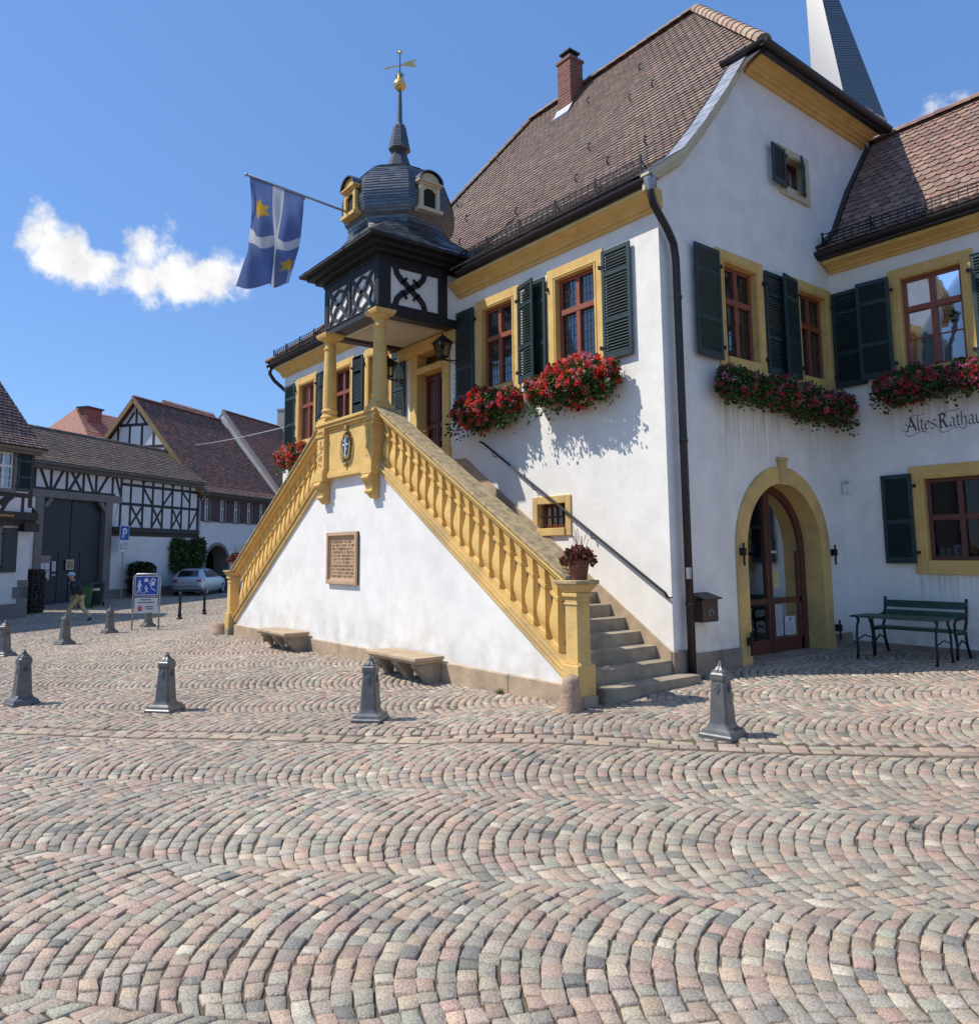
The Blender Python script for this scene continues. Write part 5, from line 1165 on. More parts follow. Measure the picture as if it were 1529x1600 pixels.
for i, (x, y, a, lb_) in enumerate(BL):
    if i == 0: b0.location = (x, y, g(x, y)); b0.rotation_euler = (0, 0, R(a)); b0['label'] = lb_
    else: dup(b0, (x, y, g(x, y)), R(a), lb_)

# ================================================================ garden bench and iron-legged table in the shade
t = thing('garden_bench', 'green slatted bench with cast-iron ends against the wing wall', 'bench', (1.44, 4.62, g(1.4, 4.6)))
m = MB(); 
for i in range(4): m.box(-.66, .66, -.36+.10*i, -.28+.10*i, .42, .455)
BG = mat('bench_green_paint', (.018, .075, .052), .5, .2, 7, .1, 50)
m.build('seat', BG, t, bevel=.006); m = MB()
for (z, y) in ((.60, .11), (.76, .15)): m.box(-.66, .66, y-.014, y+.014, z, z+.12)
m.build('backrest', BG, t, bevel=.006)
for s_ in (-1, 1):
    m = MB(T(s_*.64, 0, 0)); m.tube([(0, .02, .44), (0, .10, .56), (0, .14, .72), (0, .17, .90), (0, .18, .93)], .024, 8); m.tube([(0, .04, .42), (0, .08, .2), (0, .17, .0)], .024, 8); m.tube([(0, -.34, .40), (0, -.30, .2), (0, -.34, .0)], .024, 8)
    m.tube([(0, -.36, .41), (0, .06, .40)], .022, 8); m.tube([(0, -.33, .42), (0, -.36, .55), (0, -.30, .62), (0, -.1, .63), (0, .11, .66)], .02, 8); m.tube([(0, -.31, .2), (0, -.12, .30), (0, .07, .22)], .014, 6); m.build('end_frame', IRON, t, smooth=True)
tb = thing('garden_table', 'green slatted table on thin curved iron legs before the bench', 'table', (1.50, 3.78, g(1.5, 3.8)))
m = MB()
for i in range(5): m.box(-.68, .68, -.31+.125*i, -.20+.125*i, .66, .69)
m.build('tabletop', BG, tb, bevel=.006)
for s_ in (-1, 1):
    for y in (-.24, .24):
        m = MB(T(s_*.60, y, 0)); k = 1 if y > 0 else -1; m.tube([(0, 0, .66), (0, -k*.05, .6), (0, 0, .52), (0, k*.03, .35), (0, k*.01, .15), (0, k*.05, 0)], .019, 8); m.lathe([(.03, .0), (.03, .02)], 8, 0, None, T(0, k*.05, 0)); m.tube([(0, 0, .52), (0, -k*.06, .58), (0, -k*.07, .63), (0, -k*.03, .65)], .014, 6); m.build('leg', IRON, tb, smooth=True)
m = MB()
for s_ in (-1, 1): m.tube([(s_*.6, -.25, .3), (s_*.6, 0, .36), (s_*.6, .25, .3)], .012, 6)
m.build('stretcher', IRON, tb)

# ================================================================ the street row at the left
SD = Vector((-.59, .81, 0)).normalized(); SA = math.atan2(SD.y, SD.x); S0 = Vector((-34.84, -.155, -.25)); SN = Vector((SD.y, -SD.x, 0))
def sp(x, off, z=0.): p = S0+SD*x+SN*off; return (p.x, p.y, S0.z+z)
def timber(m, segs, w_=.16, y=-.012, th=.05):
    for (a, b, c, d) in segs:
        p = Vector((a, y, b)); q = Vector((c, y, d)); m.bar(p, q, th, w_, None, None, (0, -1, 0)) if False else None
        dv = Vector((c-a, d-b)).normalized(); nv_ = Vector((-dv.y, dv.x))*w_/2
        m.prism([(a-nv_.x, b-nv_.y), (c-nv_.x, d-nv_.y), (c+nv_.x, d+nv_.y), (a+nv_.x, b+nv_.y)], y-random.uniform(0, .006), y+th, 'y')
# --- gate house
gh = thing('gate_house', 'half-timbered gate house with a tall dark wooden gate and weathered tile roof', 'house', sp(0, 0), SA)
m = MB(); wall_face(m, rect(-6.5, 7.05, -.6, 6.4), [rect(-3.98, -.28, -.6, 4.74)]); m.add([(-6.5, 0, -.5), (-6.5, 5, -.5), (-6.5, 5, 6.4), (-6.5, 0, 6.4)], [(0, 1, 2, 3)]); m.build('wall', PLT, gh)
m = MB(); m.box(.18, 7.0, -.05, 0, -.6, .42); m.build('plinth', TRIM, gh)
m = MB(); m.box(-4.42, -3.98, -.06, .4, -.6, 4.74); m.box(-.28, .2, -.06, .4, -.6, 4.74); m.box(-4.9, .75, -.07, .4, 4.74, 5.1); m.bar((-3.98, -.0, 4.3), (-3.6, -.0, 4.72), .2, .2); m.bar((-.28, -.0, 4.3), (-.66, 0, 4.72), .2, .2); m.build('gate_frame', TRIM, gh, bevel=.02)
m = MB(); m.box(-3.98, -.28, .22, .3, -.6, 4.74)
for s_ in (0, 1):
    xa = -3.95+1.84*s_; 
    for k in range(-18, 26):
        z0 = k*.26; p = (xa, z0 if s_ else z0+1.8); q = (xa+1.8, z0+1.8 if s_ else z0)
        def cl(p, q):
            (x0, z0), (x1, z1) = p, q; out = []
            for (x, z) in (p, q): out.append((x, z))
            f = lambda zt: x0+(x1-x0)*(zt-z0)/(z1-z0)
            lo, hi = 0.05, 4.7; pp = [(x, z) for x, z in out]
            if max(z0, z1) <= lo or min(z0, z1) >= hi: return None
            r_ = []
            for (x, z) in pp: 
                if z < lo: r_.append((f(lo), lo))
                elif z > hi: r_.append((f(hi), hi))
                else: r_.append((x, z))
            return r_
        r_ = cl(p, q)
        if r_: m.bar((r_[0][0], .215, r_[0][1]), (r_[1][0], .215, r_[1][1]), .2, .02, None, None, (0, -1, 0))
m.box(-2.16, -2.1, .17, .22, 0, 4.7); m.box(-2.82, -2.78, .18, .22, 0, 2.3); m.box(-1.52, -1.48, .18, .22, 0, 2.3); m.box(-2.82, -1.48, .18, .22, 2.28, 2.33)
gt = m.build('gate', GATE, gh)
def board(par, x0, x1, z0, z1, col, y=.14, nm='notice', extra=()):
    m = MB(); m.box(x0, x1, y-.03, y, z0, z1, col)
    for (a, b, c, d, cc) in extra: m.box(x0+(x1-x0)*a, x0+(x1-x0)*b, y-.036, y-.03, z0+(z1-z0)*c, z0+(z1-z0)*d, cc)
    return m.build(nm, PAINTC, par)
board(gt, -3.93, -3.32, 1.0, 2.12, (.26, .19, .19), extra=[(.08, .46, .42, .7, (.6, .6, .62)), (.52, .92, .42, .7, (.6, .6, .62)), (.08, .46, .06, .36, (.6, .6, .62)), (.52, .92, .06, .36, (.6, .6, .62)), (.42, .58, .78, .88, (.4, .12, .1))])
board(gt, -3.22, -3.0, 1.4, 1.86, (.5, .5, .5)); board(gt, -3.2, -3.0, 1.2, 1.26, (.5, .5, .5))
board(gt, -2.42, -1.95, 1.45, 1.93, (.45, .40, .28), extra=[(.15, .45, .15, .85, (.25, .16, .08)), (.5, .85, .2, .8, (.3, .2, .1))])
m = MB()
# upper frame: over the gate, and the higher storey to the right
timber(m, [(-5.0, 5.12, .35, 5.12), (-5, 6.22, 7.05, 6.22)], .16)
L_ = [-4.75, -3.75, -2.95, -2.0, -1.2, -.35, .35]
for x in (-4.55, -3.65, -2.75, -1.75, -.95, .15): timber(m, [(x, 5.1, x, 6.25)], .15)
timber(m, [(-5.2, 5.15, -4.65, 6.2), (-4.35, 6.2, -3.8, 5.15), (-3.5, 5.15, -2.9, 6.2), (-2.6, 6.2, -1.85, 5.15), (-1.9, 6.2, -2.6, 5.15), (-1.6, 6.2, -1.1, 5.15), (-.8, 5.15, -.1, 6.2)], .15)
timber(m, [(.3, 3.55, .95, 6.2)], .01)
xs_ = [.75, 1.45, 2.35, 3.1, 3.9, 4.7, 5.5, 6.2, 6.95]
for x in xs_: timber(m, [(x, 3.5, x, 6.2)], .15)
timber(m, [(.3, 6.2, .75, 5.1)], .15)
for z in (4.75, 5.75): timber(m, [(.7, z, 7.05, z)], .15)
timber(m, [(1.45, 3.6, 2.35, 4.7), (2.35, 3.6, 1.45, 4.7), (3.1, 3.6, 3.9, 4.7), (3.9, 3.6, 3.1, 4.7), (4.7, 3.6, 5.5, 4.7), (5.5, 3.6, 4.7, 4.7), (6.2, 3.6, 6.95, 4.7)], .13)
timber(m, [(2.35, 5.7, 3.1, 4.8), (4.7, 5.7, 3.9, 4.8), (5.5, 5.7, 6.2, 5.1)], .13)
for x in (2.35, 4.7): m.prism([(x-.3, 6.2), (x+.3, 6.2), (x, 5.8)], -.02, .03, 'y')
m.build('timber_frame', BLK, gh)
m = MB(); m.box(.2, 7.05, -.12, .05, 3.28, 3.55); m.box(.2, 7.05, -.06, .05, 3.1, 3.27); m.build('sill_beam', BRN, gh, bevel=.02)
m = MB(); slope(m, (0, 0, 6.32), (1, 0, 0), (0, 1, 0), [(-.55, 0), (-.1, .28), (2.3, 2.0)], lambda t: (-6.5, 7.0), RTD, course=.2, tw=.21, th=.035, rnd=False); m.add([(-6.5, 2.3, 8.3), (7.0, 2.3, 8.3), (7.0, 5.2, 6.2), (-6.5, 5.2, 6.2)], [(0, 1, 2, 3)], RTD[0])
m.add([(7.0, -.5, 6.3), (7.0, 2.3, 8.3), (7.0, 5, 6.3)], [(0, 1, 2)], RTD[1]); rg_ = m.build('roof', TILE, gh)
m = MB(); ridge_tiles(m, (-6.5, 2.3, 8.3), (7.0, 2.3, 8.3), .13, RTD); m.build('ridge_tiles', TILE, rg_)
m = MB(); m.box(-6.5, 7.0, -.55, -.0, 6.2, 6.3); m.box(-6.5, 7.0, -.35, 0, 6.02, 6.21); m.build('eaves_board', mat('eaves_grey', (.13, .12, .11), .8, .1, 4), gh)
# --- half-timbered gable house (white, arched gateway)
gb = thing('gabled_house', 'white house with arched gateway, maroon shutters and half-timbered side gable', 'house', sp(7.1, 0), SA)
LHs = 8.45; m = MB(); ac, ar, azz = 1.85, 1.12, 1.55
ahole = [(ac+ar, -.3)]+arc(ac, azz, ar, 0, pi, 16)+[(ac-ar, -.3)]
wx = [.75, 2.3, 3.75, 5.2, 6.65, 8.0][:5]
wall_face(m, rect(0, LHs, -.6, 6.0), [ahole, rect(4.75, 5.85, 1.2, 2.75)]+[rect(x-.35, x+.35, 4.1, 5.55) for x in wx])
m.add([(0, 0, -.5), (0, 9.4, -.5), (0, 9.4, 5.9), (0, 4.7, 11.5), (0, 0, 5.9)], [(0, 1, 2, 3, 4)]); m.build('wall', PLT, gb)
m = MB(); b = [(p[0], p[1]) for p in ahole]; c = [(ac+(p[0]-ac)*1.17, azz+(p[1]-azz)*1.17 if p[1] > azz else p[1]) for p in ahole]; n = len(b)
m.add([(p[0], -.05, p[1]) for p in c]+[(p[0], -.05, p[1]) for p in b]+[(p[0], 1.0, p[1]) for p in b], [(r_*n+i, r_*n+i+1, (r_+1)*n+i+1, (r_+1)*n+i) for r_ in range(2) for i in range(n-1)]); m.build('archway', TRIM, gb)
m = MB(); m.box(ac-1.3, ac+1.3, 3.4, 3.45, -.5, 2.9); m.box(ac-1.3, ac-1.2, .9, 3.45, -.5, 2.9); m.box(ac+1.2, ac+1.3, .9, 3.45, -.5, 2.9); m.box(.2, LHs-.2, 1.2, 1.25, 3., 5.9); m.box(3.6, 7, 1.2, 1.25, 0, 3.); m.box(ac-1.3, ac+1.3, .9, 3.45, 2.72, 2.9); m.build('interior', ROOM, gb)
MR = mat('maroon_paint', (.075, .022, .028), .6, .12, 5)
for x in wx:
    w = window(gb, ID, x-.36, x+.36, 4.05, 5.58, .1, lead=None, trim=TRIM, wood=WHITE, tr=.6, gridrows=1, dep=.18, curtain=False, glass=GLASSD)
    for s_ in (-1, 1): shutter(w, T(x+s_*.39, -.07, 4.1) @ (RZ(pi) if s_ < 0 else ID), .38, 1.45, mat_=MR, plain=True)
window(gb, ID, 4.7, 5.9, 1.15, 2.8, .13, lead=None, trim=TRIM, wood=WHITE, tr=.6, gridrows=1, dep=.18, curtain=.5)
# gable timbers facing the street's lower end
m = MB(frame((0, 9.4, 0), (0, -1, 0), (1, 0, 0)))
def gy(z): return 4.7*(11.5-z)/5.6
for z in (7.1, 8.7, 10.1): timber(m, [(4.7-gy(z), z, 4.7+gy(z), z)], .17)
for x in (-2.2, -1.3, -.45, .45, 1.3, 2.2):
    zt = 11.5-abs(x)*5.6/4.7-.05; zb_ = 5.8
    timber(m, [(4.7+x, zb_, 4.7+x, min(zt, 10.1 if abs(x) < 1 else zt))], .15)
timber(m, [(4.7-.7, 10.15, 4.7-.15, 10.9), (4.7+.7, 10.15, 4.7+.15, 10.9), (4.7, 10.1, 4.7, 11.3), (4.7-1.1, 8.75, 4.7-1.6, 7.2), (4.7+1.1, 8.75, 4.7+1.6, 7.2), (4.7-2.8, 7.0, 4.7-2.1, 5.9), (4.7+2.8, 7.0, 4.7+2.1, 5.9)], .14)
m.build('timber_frame', BLK, gb)
m = MB(frame((0, 9.4, 0), (0, -1, 0), (1, 0, 0))); gtw = MB(frame((0, 9.4, 0), (0, -1, 0), (1, 0, 0)))
m.box(4.35, 5.05, -.02, .0, 8.8, 9.95); m.build('gable_window', WHITE, gb)
m = MB(); timber(m, [(0, 0, 0, .01)], .001)
m = MB(); PR2 = [(-.55, 5.78), (.0, 6.18), (1.2, 7.6), (4.7, 11.75)]
slope(m, (0, 0, 0), (1, 0, 0), (0, 1, 0), PR2, lambda t: (-.35, LHs), [RTR[0], RTR[1], (.15, .085, .07), (.13, .08, .065), (.17, .10, .08)], course=.18, tw=.2, th=.03, rnd=False)
m.add([(-.35, 4.7, 11.72), (LHs, 4.7, 11.72), (LHs, 9.9, 5.8), (-.35, 9.9, 5.8)], [(0, 1, 2, 3)], RTR[1])
for (a, b) in zip(PR2, PR2[1:]): m.add([(-.35, a[0], a[1]-.03), (LHs, a[0], a[1]-.03), (LHs, b[0], b[1]-.03), (-.35, b[0], b[1]-.03)], [(0, 1, 2, 3)], (.06, .03, .025))
r3 = m.build('roof', TILE, gb); m = MB(); ridge_tiles(m, (-.35, 4.7, 11.78), (LHs, 4.7, 11.78), .13, RTR); m.build('ridge_tiles', TILE, r3)
m = MB()
for (a, b) in zip(PR2, PR2[1:]): m.bar((-.36, a[0], a[1]-.12), (-.36, b[0], b[1]-.12), .06, .26); m.bar((-.36, 9.4-a[0], a[1]-.12), (-.36, 9.4-b[0], b[1]-.12), .06, .26)
m.build('verge_board', mat('ochre_verge_board', (.30, .19, .08), .7, .1, 4), gb)
m = MB(); m.box(-.1, LHs, -.5, 0, 5.62, 5.76); m.box(-.1, LHs, -.25, 0, 5.5, 5.63); m.build('eaves_board', mat('eaves_brown', (.10, .085, .07), .8, .1, 4), gb)
m = MB(); gutter(m, (-.2, -.6, 5.85), (LHs, -.6, 5.85), .08, (0, -1, 0)); m.tube([(.0, -.6, 5.8), (.0, -.3, 5.5), (-.05, -.09, 5.2), (-.05, -.09, 0)], .05, 8); m.build('gutter', ZINC, gb)
# --- next house, steep dark red roof with pale verge
rh = thing('red_roofed_house', 'house with a steep dark red roof, pale curved verge and small chimney', 'house', sp(15.7, 0), SA)
m = MB(); wall_face(m, rect(0, 14, -.6, 6.4), []); m.add([(0, 0, -.5), (0, 9.2, -.5), (0, 9.2, 6.5), (0, 4.6, 12.3), (0, 0, 6.5)], [(0, 1, 2, 3, 4)]); m.build('wall', PLT, rh)
PR3 = [(-.7, 6.1), (.0, 6.7), (1.0, 8.0), (4.6, 12.5)]; m = MB()
slope(m, (0, 0, 0), (1, 0, 0), (0, 1, 0), PR3, lambda t: (.0, 14), RTR, course=.2, tw=.22, th=.03, rnd=False); m.add([(0, 4.6, 12.47), (14, 4.6, 12.47), (14, 9.6, 6.2), (0, 9.6, 6.2)], [(0, 1, 2, 3)], RTR[0])
for (a, b) in zip(PR3, PR3[1:]): m.add([(0, a[0], a[1]-.03), (14, a[0], a[1]-.03), (14, b[0], b[1]-.03), (0, b[0], b[1]-.03)], [(0, 1, 2, 3)], (.06, .03, .025))
r4 = m.build('roof', TILE, rh); m = MB(); ridge_tiles(m, (0, 4.6, 12.5), (14, 4.6, 12.5), .13, RTR); m.build('ridge_tiles', TILE, r4)
m = MB()
for (a, b) in zip(PR3, PR3[1:]): m.bar((-.05, a[0], a[1]-.05), (-.05, b[0], b[1]-.05), .16, .24)
m.build('verge', mat('pale_verge', (.36, .30, .26), .8, .12, 3), rh)
m = MB(); m.box(7.6, 8.3, 4.1, 4.8, 11.5, 13.9); m.box(7.55, 8.35, 4.05, 4.85, 13.9, 14.02); m.build('chimney', mat('pale_chimney', (.40, .36, .32), .8, .12, 4), rh)
m = MB(); m.box(2.5, 2.9, 2.0, 2.1, 9.2, 9.5); m.build('skylight', GUT, r4)
# --- pale red roofs further back
ph = thing('pink_roofed_house', 'house behind with a pale red tiled roof and flat brick chimney', 'house', sp(5.4, -6.0), SA)
m = MB(); m.box(.8, 9, .3, 7, -.5, 8.0); m.build('wall', PLT, ph); m = MB(); slope(m, (0, 0, 0), (1, 0, 0), (0, 1, 0), [(-.3, 7.7), (3.6, 11.5)], lambda t: (.1+1.9*max(0, t)/3.6, 9.3), RTP, course=.25, tw=.3, th=.03, rnd=False); m.add([(2.0, 3.6, 11.5), (9.3, 3.6, 11.5), (9.3, 7.5, 7.7), (-.1, 7.5, 7.7)], [(0, 1, 2, 3)], RTP[0]); m.add([(.0, -.3, 7.7), (2.0, 3.6, 11.5), (-.1, 7.5, 7.7)], [(0, 1, 2)], RTP[0]); m.build('roof', TILE, ph)
m = MB(); m.box(1.9, 3.1, 2.6, 3.3, 10.0, 11.45); m.build('chimney', BRICK, ph); m = MB(); m.box(1.8, 3.2, 2.5, 3.4, 11.45, 11.55); m.build('chimney_cap', GUT, ph)
p2 = thing('pink_roofed_house', 'pale red roof rising behind the ridge of the half-timbered gable house', 'house', sp(14.2, -5.6), SA)
m = MB(); m.box(.2, 5.6, .3, 6, -.5, 9.5); m.build('wall', PLT, p2); m = MB(); slope(m, (0, 0, 0), (1, 0, 0), (0, 1, 0), [(-.3, 9.2), (3.0, 13.3)], lambda t: (0, 5.9), RTP, course=.25, tw=.3, th=.03, rnd=False); m.add([(0, 3, 13.3), (5.9, 3, 13.3), (5.9, 6.3, 9.2), (0, 6.3, 9.2)], [(0, 1, 2, 3)], RTP[0]); m.add([(0, -.3, 9.2), (0, 3, 13.3), (0, 6.3, 9.2)], [(0, 1, 2)], RTP[1]); m.build('roof', TILE, p2)
# --- house cut by the left edge
lh = thing('corner_house', 'half-timbered house with steep tiled roof at the left edge of the square', 'house', sp(-8.5, 4.1), SA)
m = MB(); wall_face(m, rect(-9, 0, -.6, 6.5), [rect(-1.72, -.88, 4.5, 6.0), rect(-2.1, -1.28, 1.5, 3.15)]); m.add([(0, 0, -.5), (0, 8, -.5), (0, 8, 6.4), (0, 4, 10.6), (0, 0, 6.4)], [(0, 1, 2, 3, 4)]); m.build('wall', PLT, lh)
m = MB(); m.box(-8.9, -.2, .8, .85, -.5, 6.4); m.build('interior', ROOM, lh)
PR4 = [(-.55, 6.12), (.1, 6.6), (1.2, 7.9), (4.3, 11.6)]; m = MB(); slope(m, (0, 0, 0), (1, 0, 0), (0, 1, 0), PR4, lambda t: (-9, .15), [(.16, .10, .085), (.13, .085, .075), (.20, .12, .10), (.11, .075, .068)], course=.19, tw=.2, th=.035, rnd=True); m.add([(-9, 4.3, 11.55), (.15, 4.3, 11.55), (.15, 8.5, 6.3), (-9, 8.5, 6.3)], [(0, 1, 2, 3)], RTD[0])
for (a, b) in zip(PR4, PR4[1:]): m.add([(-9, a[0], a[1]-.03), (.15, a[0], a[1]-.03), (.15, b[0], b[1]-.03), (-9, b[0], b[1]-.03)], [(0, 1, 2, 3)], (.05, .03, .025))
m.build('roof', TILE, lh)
m = MB(); m.box(-9, .1, -.5, 0, 6.0, 6.12); m.box(-9, .05, -.3, 0, 5.9, 6.02); m.build('eaves_board', mat('eaves_taupe', (.20, .17, .14), .8, .1, 4), lh)
wl_ = window(lh, ID, -1.85, -.75, 4.42, 6.05, .14, lead=None, trim=TRIM, wood=WHITE, tr=.62, gridrows=2, dep=.12, curtain=False, glass=GLASSD); shutter(wl_, T(-.76, -.06, 4.5), .62, 1.48)
w2_ = window(lh, ID, -2.2, -1.2, 1.45, 3.2, .13, lead=None, trim=TRIM, wood=WHITE, tr=.62, gridrows=2, dep=.12, curtain=False, glass=GLASSD); shutter(w2_, T(-1.2, -.06, 1.5), .6, 1.62, mat_=GATE, plain=True)
m = MB(); timber(m, [(-.1, 3.9, -.1, 6.0), (-9, 4.35, 0, 4.35), (-1.55, 3.95, -1.0, 4.3), (-.85, 4.3, -1.35, 3.95)], .17); timber(m, [(-.95, 4.28, -1.4, 3.6), (-1.9, 3.6, -2.3, 4.28), (-2.0, 4.4, -2.0, 6.0), (-.42, 4.3, -.42, 3.6)], .13); m.build('timber_frame', BRN, lh)
m = MB(); m.box(-9, .12, -.22, .02, 3.42, 3.72); m.box(-9, .12, -.12, .02, 3.2, 3.43); m.box(-.55, .12, -.3, .02, 3.0, 3.3); m.box(-9, -.7, -.235, -.22, 3.47, 3.66); sb = m.build('sill_beam', BRN, lh, bevel=.02)
m = MB()
for i in range(14): x = -1.05-.09*i; m.box(x, x+.05, -.242, -.236, 3.52, 3.60+random.uniform(-.02, .03), (.55, .33, .08))
m.build('beam_lettering', PAINTC, sb)
m = MB(); m.box(-.02, .02, 0, 0, 0, 0)
m = MB(); m.box(-.42, -.0, -.05, .3, -.6, 1.2); m.box(-.62, .0, -.05, .3, .55, .95); m.box(-9, -.42, -.05, 0, -.6, .35); m.build('quoin', TRIM, lh)

# ================================================================ street furniture and planting on the left
t = thing('street_lamp', 'old-fashioned dark street lamp beside the corner house', 'street lamp', (-27.75, -4.55, g(-27.75, -4.55)))
m = MB(); m.lathe([(.16, 0), (.16, .15), (.12, .2), (.12, .7), (.10, .75), (.085, .8), (.07, 1.2), (.075, 1.22), (.06, 1.25), (.05, 3.4), (.07, 3.42), (.05, 3.45)], 12); m.build('post', IRON, t, smooth=True, autosm=40)
q = math.sqrt(2); m = MB(T(0, 0, 3.45)); m.lathe([(.10*q, 0), (.13*q, .05)], 4, pi/4)
for (sx, sy) in ((-1, -1), (1, -1), (1, 1), (-1, 1)): m.bar((sx*.12, sy*.12, .03), (sx*.19, sy*.19, .5), .025, .025)
m.lathe([(.22*q, .5), (.23*q, .53), (.12*q, .72), (.08*q, .76), (.08*q, .82)], 4, pi/4); m.lathe([(.02, .8), (.04, .88), (.01, .96)], 8); hd = m.build('lantern_frame', IRON, t)
m = MB(T(0, 0, 3.45))
for a in range(4): m.add([(-.11, -.115, .04), (.11, -.115, .04), (.18, -.18, .5), (-.18, -.18, .5)], [(0, 1, 2, 3)], None, RZ(a*pi/2))
m.build('lantern_glass', GLASS, hd)
def leafball(par, boxes, n, sz, cols, seed, M=ID):
    rg = np.random.default_rng(seed); P = []
    w_ = np.array([abs(b[3]*b[4]*b[5]) for b in boxes]); w_ = w_/w_.sum()
    for b, ww_ in zip(boxes, w_):
        k = int(n*ww_)+1; d = rg.normal(0, 1, (k, 3)); d /= np.linalg.norm(d, axis=1)[:, None]; d = np.sign(d)*np.abs(d)**.75; r_ = rg.uniform(.55, 1.05, (k, 1))**.6; P.append(np.array(b[:3])+d*r_*np.array(b[3:6]))
    P = np.concatenate(P); n = len(P); d = rg.normal(0, 1, (n, 3)); d[:, 2] -= .4; d /= np.linalg.norm(d, axis=1)[:, None]; e = np.cross(d, rg.normal(0, 1, (n, 3))); e /= np.linalg.norm(e, axis=1)[:, None]; s_ = (sz*rg.uniform(.6, 1.4, n))[:, None]
    Q = np.stack([P, P+(d*.5+e*.4)*s_, P+d*s_, P+(d*.5-e*.4)*s_], 1); c = np.array(cols)[rg.integers(0, len(cols), n)]*(1+rg.normal(0, .2, (n, 1)))
    o = npmesh('crown', Q.reshape(-1, 3), np.arange(n*4).reshape(-1, 4), LEAF, par, np.clip(c, .008, 1)); return o
GRN = [(.035, .065, .018), (.05, .09, .022), (.075, .115, .03), (.028, .05, .016), (.10, .12, .04)]
iv = thing('climbing_plant', 'clipped green climbing plant on the white wall above the car', 'plant', sp(5.9, .05), SA)
m = MB()
for x in (-.5, -.2, .1, .3): m.tube([(x*.5, -.15, -.3), (x*.7+.1, -.12, .8), (x, -.15, 1.6)], [.05, .03], 6) if False else m.tube([(x*.5, -.15, -.3), (x*.7+.1, -.12, .8), (x, -.15, 1.6)], .035, 6)
m.build('stem', mat('bark', (.09, .06, .04), .9, .2, 8), iv)
leafball(iv, [(.15, -.2, 2.2, 1.35, .28, .75), (-.75, -.2, 2.35, .65, .25, .75), (.9, -.2, 2.5, .6, .25, .65), (.35, -.2, 1.35, .95, .25, .55), (-.9, -.2, 1.6, .5, .2, .45)], 5200, .13, GRN, 5)
shb = thing('shrub', 'dark round shrub against the wall behind the play-street sign', 'shrub', sp(1.75, .65), SA)
m = MB(); m.tube([(0, 0, -.1), (0, 0, .8)], .05, 6); m.build('stem', MATS['bark'], shb)
leafball(shb, [(0, 0, 1.05, .72, .6, .75), (.1, 0, .5, .62, .5, .45), (-.3, 0, 1.45, .42, .4, .32), (.3, 0, 1.4, .4, .4, .35)], 3000, .12, [(.02, .035, .012), (.03, .05, .015), (.04, .06, .02), (.016, .026, .01)], 6)
# parking sign
t = thing('parking_sign', 'blue parking sign with a small white plate on a thin pole', 'sign', sp(.45, .55, .0), SA)
PBLUE = (.012, .075, .36); m = MB(); m.tube([(0, 0, -.2), (0, 0, 3.55)], .03, 8); m.build('pole', ZINC, t)
m = MB(); m.box(-.32, .32, -.05, -.03, 2.85, 3.60, (.6, .6, .62)); m.box(-.295, .295, -.053, -.05, 2.88, 3.57, PBLUE)
pp = [(-.12, 3.02), (-.05, 3.02), (-.05, 3.18), (.05, 3.18), (.13, 3.24), (.13, 3.40), (.05, 3.46), (-.12, 3.46)]
for (a, b, c, d) in ((-.13, -.05, 2.98, 3.46), (-.05, .09, 3.38, 3.46), (-.05, .09, 3.17, 3.24), (.07, .15, 3.20, 3.42)): m.box(a, b, -.058, -.053, c, d, (.75, .75, .75))
m.build('parking_panel', PAINTC, t)
m = MB(); m.box(-.32, .32, -.05, -.03, 2.28, 2.82, (.62, .62, .6)); m.box(-.24, -.12, -.055, -.05, 2.42, 2.68, PBLUE); m.box(-.20, -.155, -.058, -.055, 2.46, 2.64, (.7, .7, .7))
for z in (2.70, 2.60, 2.45): m.box(-.04, .24, -.055, -.05, z, z+.035, (.1, .1, .1))
m.build('lower_plate', PAINTC, t)
# play-street sign
ax_ = Vector((1, .0, 0)); pa, pb = Vector((-18.25, -2.84, 0)), Vector((-17.93, -2.2, 0)); ctr = (pa+pb)/2; ang = math.atan2(pb.y-pa.y, pb.x-pa.x); wd = (pb-pa).length
wd = 1.02; ang = R(60)
t = thing('play_street_sign', 'blue play-street sign above a white text panel in a rounded metal frame', 'sign', (ctr.x, ctr.y, g(ctr.x, ctr.y)), ang); t.scale = (.76, 1, 1)
h = wd/2; m = MB(); m.tube([(-h, 0, -.1), (-h, 0, 1.50), (-h+.03, 0, 1.60), (-h+.12, 0, 1.67), (h-.12, 0, 1.67), (h-.03, 0, 1.60), (h, 0, 1.5), (h, 0, -.1)], .032, 10); m.tube([(-h, 0, .98), (h, 0, .98)], .024, 8); m.build('frame', ZINC, t, smooth=True)
m = MB(); m.box(-h+.06, h-.06, -.02, .02, 1.03, 1.62, (.65, .65, .67)); m.box(-h+.085, h-.085, -.023, -.02, 1.055, 1.595, PBLUE); Wc = (.72, .72, .74)
def seg(a, b, w_=.03): 
    dv = Vector((b[0]-a[0], b[1]-a[1])).normalized(); nv_ = Vector((-dv.y, dv.x))*w_/2; seg.k += 1; y_ = -.0262-.0003*(seg.k % 9)
    m.add([(a[0]-nv_.x, y_, a[1]-nv_.y), (b[0]-nv_.x, y_, b[1]-nv_.y), (b[0]+nv_.x, y_, b[1]+nv_.y), (a[0]+nv_.x, y_, a[1]+nv_.y)], [(0, 1, 2, 3)], Wc)
seg.k = 0
def disc(x, z, r_): m.lathe([(.001, 0), (r_, 0), (r_, .003), (.001, .003)], 12, 0, Wc, T(x, -.024, z) @ Matrix.Rotation(pi/2, 4, 'X'))
